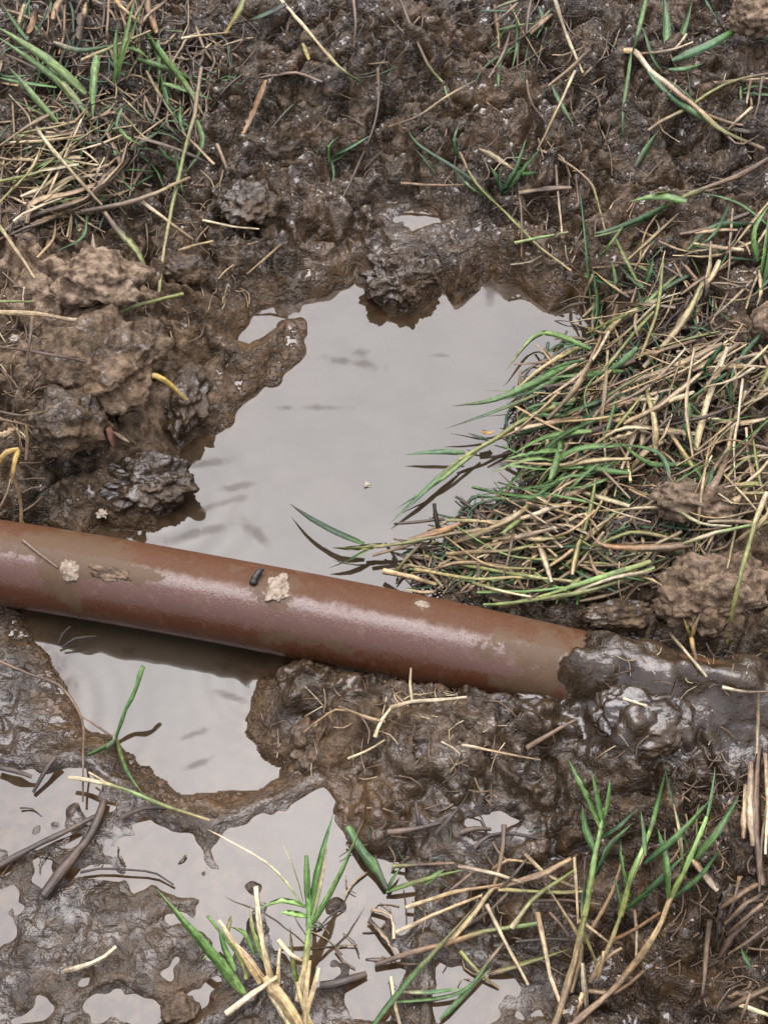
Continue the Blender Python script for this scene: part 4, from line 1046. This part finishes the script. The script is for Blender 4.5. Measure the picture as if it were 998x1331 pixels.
# --- tuft at the bottom edge, nearest the camera
TONE = 1.5  # paler blade colours paint in the strong light on this tuft
tuft("bright green and cream grass tuft standing at the bottom edge", (372, 1322), [
    ('s', 11, 'psyl', [(388, 1300, 4), (397, 1250, 16), (402, 1205, 26)]), ('s', 9, 'lgg', [(402, 1205, 26), (401, 1160, 34), (398, 1112, 42)]),
    ('b', 11, 'lggb', [(402, 1200, 26), (414, 1130, 42), (433, 1058, 54)]), ('b', 7, 'gl', [(400, 1180, 30), (398, 1140, 40), (397, 1114, 44)]), ('b', 9, 'glls', [(404, 1204, 26), (440, 1138, 40), (472, 1066, 52)]),
    ('b', 7, 'lpp', [(405, 1200, 27), (418, 1140, 40), (426, 1096, 48)]), ('b', 8, 'gll', [(400, 1180, 28), (366, 1170, 32), (338, 1182, 28)]), ('b', 11, 'lll', [(400, 1192, 28), (380, 1188, 32), (364, 1186, 32)]),
    ('b', 16, 'lggl', [(318, 1292, 8), (286, 1250, 22), (250, 1208, 32), (203, 1156, 40)]), ('b', 9, 'lgg', [(306, 1262, 14), (292, 1232, 22), (284, 1205, 28)]), ('b', 8, 'pl', [(300, 1262, 16), (280, 1240, 20), (262, 1248, 16)]),
    ('s', 10, 'spp', [(352, 1272, 10), (340, 1215, 22), (333, 1152, 32)]), ('b', 9, 'lyp', [(346, 1256, 12), (330, 1210, 24), (326, 1175, 28)]), ('s', 8, 'ssp', [(338, 1278, 8), (310, 1235, 18), (284, 1196, 26)]), ('s', 8, 'sp', [(344, 1274, 8), (318, 1240, 16), (302, 1224, 20)]),
    ('s', 9, 'pps', [(294, 1318, 6), (328, 1292, 12), (360, 1270, 14)]), ('s', 7, 'pp', [(362, 1222, 26), (378, 1240, 22), (392, 1248, 16)]), ('s', 6, 'sp', [(362, 1280, 8), (362, 1255, 16), (364, 1232, 20)]), ('s', 8, 'sp', [(396, 1326, 2), (408, 1285, 12), (415, 1258, 16)]),
    ('s', 10, 'ss', [(396, 1336, 1), (398, 1290, 10), (402, 1248, 16)]), ('f', 17, 'sss', [(398, 1346, 0), (372, 1305, 8), (344, 1270, 12)]), ('f', 15, 'spt', [(384, 1346, 0), (368, 1310, 6), (352, 1290, 8)]), ('s', 9, 'ss', [(410, 1340, 0), (394, 1308, 6), (386, 1276, 10)]),
    ('b', 8, 'gyn', [(388, 1290, 4), (380, 1250, 14), (377, 1205, 20)]), ('b', 3.2, 'lpp', [(396, 1178, 30), (355, 1128, 38), (300, 1094, 40), (270, 1078, 40)]), ('b', 2.6, 'lp', [(394, 1172, 30), (382, 1130, 38), (364, 1090, 42)]),
    ('b', 7, 'gll', [(330, 1240, 12), (318, 1212, 18), (300, 1205, 18)]), ('b', 7, 'py', [(296, 1214, 16), (300, 1196, 22), (302, 1190, 24)]), ('s', 6, 'yg', [(320, 1272, 8), (312, 1245, 14), (270, 1190, 24)])])

# --- three-stemmed tuft in the lower right
TONE = 1.1
tuft("three stemmed green tuft with brown leaf bases in the lower right", (738, 1328), [
    ('s', 11, 'ttsy', [(720, 1336, 2), (744, 1256, 10), (760, 1190, 20)]), ('s', 10, 'yll', [(760, 1190, 20), (772, 1125, 30), (785, 1050, 38)]), ('b', 10, 'lgg', [(782, 1082, 36), (760, 1032, 46), (739, 988, 50)]),
    ('b', 8, 'gg', [(784, 1076, 36), (775, 1036, 44), (768, 1000, 48)]), ('b', 7, 'lg', [(786, 1060, 38), (790, 1035, 44), (792, 1014, 46)]), ('b', 10, 'gg', [(774, 1108, 32), (760, 1076, 36), (756, 1046, 38)]), ('b', 7, 'dd', [(780, 1090, 32), (805, 1074, 36), (826, 1052, 36)]),
    ('b', 8, 'dg', [(772, 1140, 22), (790, 1100, 28), (822, 1070, 26)]), ('b', 9, 'ydy', [(757, 1195, 16), (757, 1165, 20), (762, 1130, 22)]),
    ('s', 9, 'tsy', [(766, 1276, 4), (790, 1232, 14), (806, 1190, 24)]), ('s', 8, 'yll', [(806, 1190, 24), (830, 1130, 34), (846, 1075, 40)]), ('b', 7, 'lgg', [(845, 1080, 40), (854, 1045, 46), (864, 1004, 50)]), ('b', 9, 'dgg', [(838, 1122, 34), (880, 1086, 42), (928, 1034, 46)]),
    ('b', 8, 'gdg', [(810, 1184, 24), (850, 1150, 32), (892, 1108, 34)]), ('b', 7, 'lgb', [(818, 1166, 26), (808, 1118, 34), (806, 1090, 36)]), ('b', 6, 'gb', [(838, 1112, 36), (836, 1080, 42), (832, 1054, 44)]), ('b', 5, 'lb', [(808, 1190, 22), (803, 1160, 28), (798, 1140, 28)]),
    ('s', 10, 'ttss', [(740, 1334, 2), (800, 1282, 10), (850, 1215, 20), (872, 1164, 28)]), ('s', 9, 'yll', [(872, 1166, 28), (896, 1116, 36), (918, 1062, 42)]), ('b', 10, 'ggb', [(902, 1118, 34), (934, 1078, 40), (960, 1034, 42)]), ('b', 11, 'lgg', [(868, 1168, 28), (866, 1122, 36), (854, 1076, 40)]),
    ('b', 7, 'dgd', [(876, 1166, 26), (910, 1138, 30), (938, 1100, 30)]), ('b', 4.5, 'gb', [(918, 1064, 42), (924, 1035, 46), (929, 996, 48)]), ('b', 5, 'gbb', [(896, 1110, 36), (876, 1050, 44), (858, 976, 48)]), ('b', 5, 'gp', [(886, 1130, 32), (884, 1090, 38), (874, 1040, 42)]), ('b', 5, 'ly', [(905, 1090, 34), (905, 1060, 38), (908, 1044, 38)]),
    ('s', 7, 'sps', [(698, 1186, 14), (720, 1262, 8), (733, 1318, 2)]), ('f', 9, 'tst', [(708, 1148, 16), (734, 1186, 16), (756, 1230, 10), (742, 1290, 4)]), ('s', 5, 'ps', [(746, 1114, 24), (749, 1160, 20), (751, 1200, 14)]), ('s', 6, 'tst', [(768, 1208, 14), (795, 1160, 22), (810, 1112, 28)]),
    ('s', 5, 'tp', [(824, 1182, 18), (827, 1215, 12), (826, 1244, 6)]), ('s', 6, 'oto', [(796, 1222, 12), (828, 1206, 16), (858, 1186, 20)]), ('s', 5, 'ye', [(756, 1206, 12), (768, 1236, 8), (778, 1258, 4)]), ('f', 8, 'tp', [(762, 1310, 3), (758, 1280, 8), (756, 1252, 12)]), ('s', 6, 'ts', [(775, 1270, 5), (785, 1248, 10), (808, 1232, 12)]),
    ('s', 6, 'ts', [(776, 1272, 5), (782, 1250, 12), (784, 1236, 14)]), ('s', 7, 'tt', [(764, 1288, 4), (800, 1290, 8), (836, 1262, 10)]), ('f', 8, 'ts', [(742, 1330, 2), (752, 1308, 8), (756, 1290, 10)]), ('s', 5, 'sp', [(752, 1196, 14), (774, 1212, 16), (792, 1226, 10)]), ('s', 5, 'pt', [(816, 1150, 20), (828, 1128, 26), (838, 1108, 28)])])
single("dead_leaf", "pale split dead leaf lying behind the three stemmed tuft", "leaf", 'f', 10, 'stp', [(898, 1116, 6), (914, 1136, 7), (932, 1158, 4)])
single("dry_straw", "brown upright straw standing in mud right of the three stemmed tuft", "straw", 's', 8, 'nttn', [(922, 1196, 10), (917, 1240, 9), (913, 1292, 4)])
tuft("flattened bundle of pale dead stalks along the edge beside the green tuft", (984, 1060), [
    ('f', 14, 'ntnt', [(988, 970, 5), (982, 1040, 7), (984, 1100, 6), (988, 1150, 4)]), ('f', 10, 'tpt', [(976, 990, 6), (974, 1050, 8), (978, 1100, 5)]), ('s', 6, 'tp', [(994, 980, 7), (992, 1040, 8), (994, 1110, 6)]), ('s', 5, 'np', [(985, 900, 6), (984, 950, 7), (982, 1000, 5)]),
    ('f', 10, 'pt', [(970, 1020, 5), (968, 1060, 7), (966, 1090, 4)]), ('s', 5, 'tn', [(998, 1040, 8), (990, 1090, 7), (986, 1160, 5)])], cat="straw", name="straw_bundle")
tuft("matted brown fibres in the mud below the flattened bundle of stalks", (945, 1190), [
    ('f', 14, 'nkn', [(950, 1150, 5), (934, 1185, 7), (930, 1240, 4)]), ('f', 12, 'nt', [(990, 1160, 5), (965, 1175, 8), (940, 1200, 6)]), ('f', 10, 'nn', [(978, 1190, 5), (952, 1215, 7), (935, 1245, 4)]), ('s', 6, 'tn', [(990, 1176, 7), (965, 1196, 9), (944, 1215, 6)]), ('f', 9, 'tn', [(985, 1150, 7), (960, 1165, 9), (925, 1190, 6)]),
    ('b', 10, 'gd', [(962, 1232, 4), (968, 1246, 7), (978, 1262, 6)]), ('s', 5, 'tn', [(960, 1140, 7), (955, 1165, 8), (945, 1195, 5)]), ('s', 5, 'nt', [(996, 1205, 6), (970, 1225, 7), (946, 1240, 4)])], cat="straw", name="straw_bundle")
tuft("cream straw and brown fibres in the bottom corner", (970, 1300), [
    ('s', 7, 'pp', [(960, 1306, 4), (980, 1313, 6), (1004, 1322, 5)]), ('f', 9, 'nt', [(940, 1312, 3), (965, 1300, 6), (998, 1285, 4)]), ('s', 5, 'tn', [(974, 1292, 5), (968, 1310, 6), (960, 1330, 3)]), ('f', 8, 'tn', [(946, 1296, 3), (970, 1290, 5), (1002, 1300, 4)])], cat="straw", name="straw_bundle")

# --- tangled straw in the lower middle
TONE = 1.0
tuft("tangle of tan and green straws lying on the wet mud at the bottom", (640, 1160), [
    ('b', 8, 'ggys', [(476, 1344, 2), (530, 1276, 7), (566, 1236, 9), (628, 1166, 8)]), ('s', 9, 'ntoyl', [(488, 1254, 3), (540, 1240, 5), (590, 1230, 7), (640, 1216, 8), (700, 1200, 8)]), ('s', 7, 'nts', [(655, 1072, 9), (652, 1110, 9), (640, 1158, 6)]),
    ('s', 9, 'sss', [(584, 1224, 6), (614, 1190, 10), (640, 1154, 10)]), ('s', 6, 'pst', [(528, 1180, 4), (580, 1165, 8), (650, 1150, 9)]), ('s', 6, 'pss', [(515, 1212, 4), (570, 1186, 7), (626, 1164, 8)]), ('s', 6, 'tnt', [(566, 1174, 4), (590, 1154, 6), (612, 1136, 5)]),
    ('b', 7, 'gyl', [(502, 1160, 3), (545, 1145, 6), (604, 1130, 7)]), ('b', 6, 'dg', [(504, 1158, 3), (510, 1144, 5), (520, 1128, 5)]), ('b', 8, 'lg', [(552, 1150, 4), (565, 1138, 6), (578, 1130, 6)]), ('s', 6, 'ynt', [(510, 1126, 3), (545, 1124, 4), (590, 1122, 4)]),
    ('s', 5, 'nn', [(640, 1166, 6), (665, 1140, 9), (694, 1104, 7)]), ('f', 8, 'sts', [(636, 1156, 8), (690, 1138, 10), (742, 1116, 9)]), ('s', 6, 'sys', [(648, 1156, 8), (700, 1158, 10), (770, 1158, 8)]), ('s', 6, 'tps', [(595, 1126, 6), (640, 1135, 9), (680, 1148, 8)]),
    ('s', 6, 'ppp', [(632, 1176, 9), (654, 1220, 9), (686, 1280, 4)]), ('s', 7, 'pyy', [(664, 1206, 8), (696, 1166, 11), (748, 1130, 11)]), ('b', 8, 'tyy', [(636, 1266, 3), (690, 1250, 6), (738, 1234, 6)]), ('s', 6, 'yt', [(598, 1236, 5), (622, 1264, 5), (648, 1284, 2)]),
    ('b', 6, 'lgg', [(512, 1303, 3), (580, 1296, 6), (616, 1276, 7), (656, 1216, 6)]), ('b', 7, 'pbl', [(522, 1290, 3), (560, 1290, 5), (604, 1284, 5)]), ('b', 8, 'ggy', [(572, 1326, 3), (600, 1296, 5), (640, 1256, 6)]), ('s', 6, 'tsn', [(682, 1110, 8), (712, 1138, 10), (756, 1156, 8)]),
    ('s', 6, 'nt', [(600, 1208, 4), (640, 1180, 7), (660, 1160, 6)]), ('s', 6, 'tt', [(624, 1264, 4), (640, 1244, 6), (656, 1224, 6)]), ('s', 5, 'ts', [(640, 1130, 7), (660, 1118, 8), (690, 1122, 7)]), ('s', 5, 'nt', [(690, 1172, 6), (730, 1170, 7), (780, 1176, 6)]), ('s', 5, 'kn', [(670, 1224, 4), (720, 1220, 5), (770, 1226, 4)]),
    ('s', 5, 'tn', [(714, 1186, 6), (735, 1210, 7), (748, 1232, 4)]), ('s', 6, 'pt', [(508, 1270, 3), (514, 1310, 4), (524, 1345, 2)]), ('s', 6, 'tp', [(482, 1182, 3), (508, 1190, 4), (512, 1220, 3)]), ('f', 8, 'np', [(480, 1196, 3), (498, 1216, 4), (514, 1240, 3)])], cat="straw", name="straw_tangle")

# --- clumps of the straw mat right of the puddle, and of the grassy top corner: every larger blade is a part
REACH = {}
def mat_clump(label, cu, cv, ru, rv, ang, spread, count, codes, lmm, name="grass_clump", wid=(2.8, 8.0), lens=(55, 150), seed=1, cat="grass"):
    r = random.Random(seed)
    b = G(cu, cv, 0.0)
    root = bpy.data.objects.new(name, None)
    COL.objects.link(root)
    root.location = tuple(b)
    tag(root, label, cat, "clumps of the grass mat")
    for k in range(count):
        while True:
            x, y = r.uniform(-1, 1), r.uniform(-1, 1)
            if x * x + y * y < 1: break
        u, v = cu + x * ru, cv + y * rv
        a = math.radians(ang + r.gauss(0, spread) + (180 if r.random() < 0.12 else 0))
        if r.random() < 0.14: a = r.uniform(0, 2 * math.pi)
        L = r.uniform(*lens) * (0.6 if r.random() < 0.3 else 1)
        du, dv = math.cos(a) * L, -math.sin(a) * L * 0.95
        code = r.choice(codes)
        green = code[0] in 'gbdl'
        bend = r.gauss(0, 0.11 if green else 0.07) * L
        l0, l1, l2 = r.uniform(lmm[0], lmm[1]), r.uniform(lmm[0], lmm[1] * 1.15), r.uniform(lmm[0] * 0.6, lmm[1])
        pts = [(u - du / 2, v - dv / 2, l0), (u - dv / L * bend, v + du / L * bend, l1), (u + du / 2, v + dv / 2, l2)]
        kind = 'b' if green else ('s' if r.random() < 0.28 else 'f')
        w = wid[0] + (wid[1] * 1.15 - wid[0]) * r.random() ** 1.6
        w = min(w * 0.8, 4.4) if kind == 's' else w * 1.05
        strip_obj(PART[kind], kind, w, code, pts, root, b)
STRAWY = ['sst', 'ps', 'tts', 'yss', 'ts', 'tst', 'sts', 'psp', 'nt', 'yys', 'stp', 'ps', 'pts', 'nn']
GREENY = ['gg', 'ggb', 'dg', 'lg', 'gly', 'db']
mat_clump("green edged grass clump overhanging the right bank of the puddle", 735, 520, 46, 62, 204, 16, 38, STRAWY + GREENY * 3, (7, 17), seed=1)
mat_clump("bright green clump lying flat toward the water in the middle of the mat", 725, 610, 56, 36, 200, 15, 40, STRAWY + ['ll', 'lgl', 'ggl', 'gg', 'gd', 'lgy'] * 3, (7, 18), seed=2)
mat_clump("straw clump between the puddle and the pipe", 690, 690, 70, 46, 192, 30, 36, STRAWY + ['gd', 'dg', 'yys', 'yl'], (7, 17), seed=3)
mat_clump("tan straw clump above the short blue green cut blade", 850, 440, 76, 46, 206, 28, 30, STRAWY + ['gd', 'bg', 'gl', 'dg'], (5, 13), seed=4)
mat_clump("long pale straw clump in the middle of the mat", 830, 540, 80, 50, 212, 26, 36, STRAWY + ['ps', 'sp', 'pst', 'gg', 'dg', 'gl', 'ly'], (7, 18), seed=5, lens=(70, 170))
mat_clump("mixed straw clump around the grey dried clod", 850, 630, 84, 44, 205, 36, 34, STRAWY + ['bg', 'gd', 'dg', 'gl'], (6, 16), seed=6)
mat_clump("pale straw clump at the frame edge beside the pale pinkish clod", 960, 520, 52, 82, 216, 26, 34, STRAWY + ['ps', 'pst', 'pp', 'dg', 'gg', 'gl'], (6, 15), seed=7, lens=(60, 160))
mat_clump("dark green and brown clump tucked against the pipe", 780, 735, 60, 34, 196, 26, 30, ['dd', 'gd', 'dg', 'nt', 'tts', 'sty', 'yys', 'st', 'nn'], (4, 13), seed=8)
mat_clump("low straw fringe along the pale jointed stem", 770, 395, 34, 34, 235, 28, 16, ['tn', 'ts', 'nt', 'tt', 'gd', 'sts'], (4, 10), seed=9, lens=(40, 90))
mat_clump("dry straw heap under the green fan in the top corner", 70, 215, 74, 56, 22, 30, 46, ['ts', 'st', 'sps', 'tp', 'ps', 'pst', 'ys', 'gy', 'sp', 'pp'], (4, 13), seed=10, lens=(50, 130), wid=(2.5, 7.5), name="straw_heap", cat="straw")
mat_clump("mixed grass and straw heap under the upright tuft", 195, 150, 66, 76, 300, 50, 34, ['tn', 'ts', 'nt', 'tt', 'dg', 'gd', 'ys', 'nn', 'gb'], (3, 12), seed=11, lens=(40, 110), wid=(2.5, 6))
mat_clump("short hanging straws along the very top edge of the bank", 110, 22, 110, 24, 268, 14, 26, ['tn', 'tt', 'st', 'nt', 'to', 'nn'], (4, 12), seed=12, lens=(35, 70), name="straw_heap", cat="straw")
mat_clump("thin green and brown wisps at the top middle of the bank", 668, 55, 46, 50, 255, 30, 22, ['dg', 'gd', 'yn', 'tn', 'nt', 'gy', 'ts'], (3, 10), seed=13, lens=(40, 110), wid=(3, 5.5))
mat_clump("sparse brown straw and green wisps up the frame edge over the pinkish clod", 950, 335, 56, 66, 225, 40, 30, STRAWY + ['dg', 'gd', 'gg', 'tn', 'nt'], (4, 11), seed=15, lens=(40, 110))
mat_clump("loose tan wisps on the wet ledge between the long runner and the mat", 830, 345, 66, 40, 215, 45, 20, ['tn', 'ts', 'nt', 'dg', 'gd', 'gy', 'st'], (3, 8), seed=16, lens=(40, 100), wid=(2.4, 5))
mat_clump("tan fringe of straw at the right edge beside the tan clod", 960, 640, 44, 40, 215, 30, 24, STRAWY, (6, 14), seed=14)

# --- what nobody could count: the matted underlayer, the fine litter and the root hairs
def stuff_mass(name, label, spots, kindpick, seed):
    r = random.Random(seed)
    V, F, Cc, off = [], [], [], 0
    for (cu, cv, ru, rv, ang, spread, count, codes, lo, hi, l0, l1, w0, w1) in spots:
        for k in range(count):
            while True:
                x, y = r.uniform(-1, 1), r.uniform(-1, 1)
                if x * x + y * y < 1: break
            u, v = cu + x * ru, cv + y * rv
            a = math.radians(ang + r.gauss(0, spread))
            L = r.uniform(l0, l1)
            du, dv = math.cos(a) * L, -math.sin(a) * L
            bend = r.gauss(0, 0.16) * L
            pts = [(u - du / 2, v - dv / 2, r.uniform(lo, hi)), (u - dv / L * bend, v + du / L * bend, r.uniform(lo, hi)), (u + du / 2, v + dv / 2, r.uniform(lo, hi))]
            p3 = lifted(pts)
            w = r.uniform(w0, w1) * px_size(p3[1])
            vv, qq, cc = strip_geo(np.array(p3), w, r.choice(codes), kindpick(r), r)
            V.append(vv); F.append(qq + off); Cc.append(cc); off += len(vv)
    me = new_mesh(name, np.concatenate(V), np.concatenate(F))
    grass_attr(me, np.concatenate(Cc))
    return tag(link(name, me, STRAW), label, kind="stuff")
DARKS = ['nt', 'nn', 'tn', 'dd', 'kn', 'ts', 'dg', 'nk', 'st']
stuff_mass("dead_grass", "matted dead grass under the mat of straw", [
    (740, 560, 70, 110, 204, 40, 230, DARKS, 0, 6, 30, 90, 2.5, 5), (860, 540, 140, 150, 210, 50, 420, DARKS + ['sts', 'ss'], 0, 6, 30, 90, 2.5, 5), (720, 700, 130, 70, 195, 40, 420, DARKS, 0, 6, 30, 90, 2.5, 5),
    (860, 690, 90, 60, 200, 50, 170, DARKS, 0, 6, 25, 70, 3, 5), (80, 220, 100, 90, 20, 60, 260, DARKS + ['ts', 'sts'], 0, 6, 25, 80, 2, 4.5), (150, 80, 170, 90, 280, 60, 260, DARKS + ['ts'], 0, 6, 20, 70, 2, 4.5), (610, 735, 90, 34, 190, 40, 160, DARKS + ['ss', 'ys'], 0, 6, 25, 70, 3, 5)],
    lambda r: 's' if r.random() < 0.3 else 'f', 21)
stuff_mass("dead_grass", "fine straw litter and root hairs scattered over the mud", [
    (850, 240, 190, 230, 230, 80, 130, ['nt', 'tn', 'nn', 'ts', 'tp', 'nd'], 0, 3, 14, 60, 1.6, 3.4), (560, 110, 300, 130, 265, 50, 85, ['nt', 'nn', 'tn', 'nk', 'dn'], 0, 3, 14, 60, 1.5, 3.2), (60, 480, 110, 130, 300, 80, 170, ['nt', 'tn', 'tp', 'tt'], 0, 3, 14, 50, 1.6, 3.2),
    (240, 330, 90, 110, 240, 80, 70, ['nt', 'tn', 'ts'], 0, 3, 10, 40, 1.6, 3.0), (520, 950, 190, 70, 200, 80, 70, ['nt', 'tp', 'tn', 'ps'], 0, 3, 10, 46, 1.2, 2.4), (600, 1160, 200, 150, 210, 80, 90, ['nt', 'nk', 'tn', 'ts', 'dn'], 0, 3, 12, 50, 1.6, 3.2),
    (930, 1150, 90, 180, 260, 60, 150, ['nt', 'tn', 'tt', 'nn'], 0, 3, 12, 56, 1.8, 3.6), (150, 1130, 190, 130, 210, 80, 16, ['nk', 'nn', 'kn', 'nt'], 0, 2, 10, 46, 1.8, 3.8), (880, 920, 130, 90, 250, 70, 40, ['tp', 'nt', 'tn'], 0, 3, 10, 40, 1.5, 3.0), (560, 890, 130, 16, 200, 60, 40, ['nt', 'nk', 'tp'], 0, 4, 10, 36, 1.0, 2.0)],
    lambda r: 's', 22)

# --- things stuck on the pipe
def make_clay():
    M = Mat("dried_clay")
    M.l(M.mix(M.ramp(M.noise(500, 4), 0.3, 0.7), (0.10, 0.070, 0.045), (0.215, 0.165, 0.118)), M.p.inputs["Base Color"])
    M.p.inputs["Roughness"].default_value = 0.7
    M.l(M.bump(M.noise(700, 4), 0.5, 0.001), M.p.inputs["Normal"])
    return M.m
CLAY = make_clay()
def splat(label, u, v, ru, rv, seed, col, mat=None):
    p, nrm = on_pipe(u, v)
    s = px_size(p)
    vtx, f = ICO[4]
    out = []
    off = Vector((seed * 2.1, seed, -seed))
    for c in vtx:
        q = Vector(c)
        rr = 1 + 0.55 * mnoise.fractal(q * 1.5 + off, 1, 2, 4)
        out.append([q.x * ru * s * rr, q.y * rv * s * rr, q.z * 0.0011 * rr * (1 + 0.35 * mnoise.noise(q * 3 - off))])
    out = np.array(out); out[:, 2] *= np.clip(1.25 - (out[:, 0] / (ru * s)) ** 2 - (out[:, 1] / (rv * s)) ** 2, 0.12, 1)
    me = new_mesh("dried_clay", out, f)
    color_attr(me, "mud", np.tile(np.array(col, np.float32), (len(out), 1)))
    o = link("dried_clay", me, mat or CLAY, loc=tuple(p - nrm * 0.0002))
    o.rotation_euler = Vector(nrm).to_track_quat('Z', 'Y').to_euler()
    return tag(o, label, "dried clay")
splat("lumpy dried clay splash on the pipe beside the broken black pin", 362, 764, 14, 19, 3, (1.0, 0.1, 0))
splat("small flat flake of dried clay on top of the pipe by the straw", 548, 785, 11, 8, 5, (1.0, 0.1, 0))
splat("pale gritty lump of clay stuck at the pipe joint", 90, 741, 13, 12, 7, (1.0, 0.2, 0))
splat("thin smear of dried clay to the right of the joint lump", 140, 744, 32, 9, 9, (0.7, 0.1, 0.1), MUD)

def tube_mesh(name, pts, rad, col):
    p = spline(pts, 16)
    m = 10
    tan = np.gradient(p, axis=0); tan /= np.linalg.norm(tan, axis=1)[:, None]
    s_ = np.cross(tan, (0.3, 0.2, 1.0)); s_ /= np.linalg.norm(s_, axis=1)[:, None]
    n_ = np.cross(s_, tan)
    a = np.linspace(0, 2 * math.pi, m, endpoint=False)
    rr = rad * (1.15 - 0.5 * np.linspace(0, 1, 16)) * (1 + 0.16 * np.sin(np.arange(16) * 1.7)); rr[0] *= 0.8; rr[-1] *= 0.75
    v = (p[:, None] + s_[:, None] * (np.cos(a)[None] * rr[:, None])[..., None] + n_[:, None] * (np.sin(a)[None] * rr[:, None])[..., None]).reshape(-1, 3)
    j = np.arange(m); j2 = (j + 1) % m
    q = np.concatenate([np.stack([i * m + j, i * m + j2, (i + 1) * m + j2, (i + 1) * m + j], 1) for i in range(15)])
    me = new_mesh(name, v, q)
    color_attr(me, "tint", np.tile(np.array(col, np.float32), (len(v), 1)))
    return me
q_ = [on_pipe(a, b)[0] + on_pipe(a, b)[1] * 0.0006 for a, b in ((30, 703), (50, 719), (76, 738))]
o = link("dry_straw", tube_mesh("dry_straw", np.array(q_) - q_[0], 0.0007, (0.10, 0.065, 0.038)), STRAW, loc=tuple(q_[0]))
tag(o, "thin muddy straw stuck slantwise on the dusty end of the pipe", "straw")
p0, n0 = on_pipe(330, 757)
p1, n1 = on_pipe(338, 745)
pin = [p0 - n0 * 0.0016, p0 + n0 * 0.0006, p0 * 0.5 + p1 * 0.5 + n0 * 0.0022, p1 + n1 * 0.0026 + RIGHT * 0.0012]
o = link("bent_pin", tube_mesh("bent_pin", np.array(pin) - p0, 0.0019, (0.007, 0.005, 0.004)), STRAW, loc=tuple(p0))
tag(o, "short broken black pin sticking out of the top of the pipe", "pin")

# --- pebbles and crumbs
def make_chalk():
    M = Mat("pale_stone")
    M.l(M.mix(M.noise(400, 4), (0.15, 0.115, 0.08), (0.30, 0.25, 0.19)), M.p.inputs["Base Color"])
    M.p.inputs["Roughness"].default_value = 0.6
    return M.m
CHALK = make_chalk()
def pebble(label, u, v, lift, ru, rv, seed, mud, hz=None, name="pebble", cat="pebble", group=None):
    p = G(u, v, lift * 0.001)
    s = px_size(p)
    me = clod_mesh(name, (ru * s, rv * s, (hz or min(ru, rv) * 0.7) * s), seed, 0.60, 0.16, 4, mud)
    return tag(link(name, me, CHALK, loc=tuple(p)), label, cat, group)
pebble("small white crumb on the mud just above the pipe", 134, 668, 1, 7, 6, 31, (1, 0, 0))
pebble("tiny white fleck floating in the middle of the puddle", 477, 630, 0.3, 4, 4, 32, (1, 0, 0), hz=2)
pebble("rounded tan pebble in the gritty mud beside the pipe", 800, 800, 6, 10, 10, 33, (0.9, 0.4, 0))
pebble("small pale pebble on the overhanging lump", 66, 430, 6, 6, 5, 34, (1, 0, 0))
pebble("smaller pale pebble just under the pale one on the lump", 65, 440, 6, 4, 4, 35, (1, 0, 0))
pebble("pale grit stone at the left edge of the overhanging lump", 20, 440, 4, 6, 5, 36, (1, 0, 0))
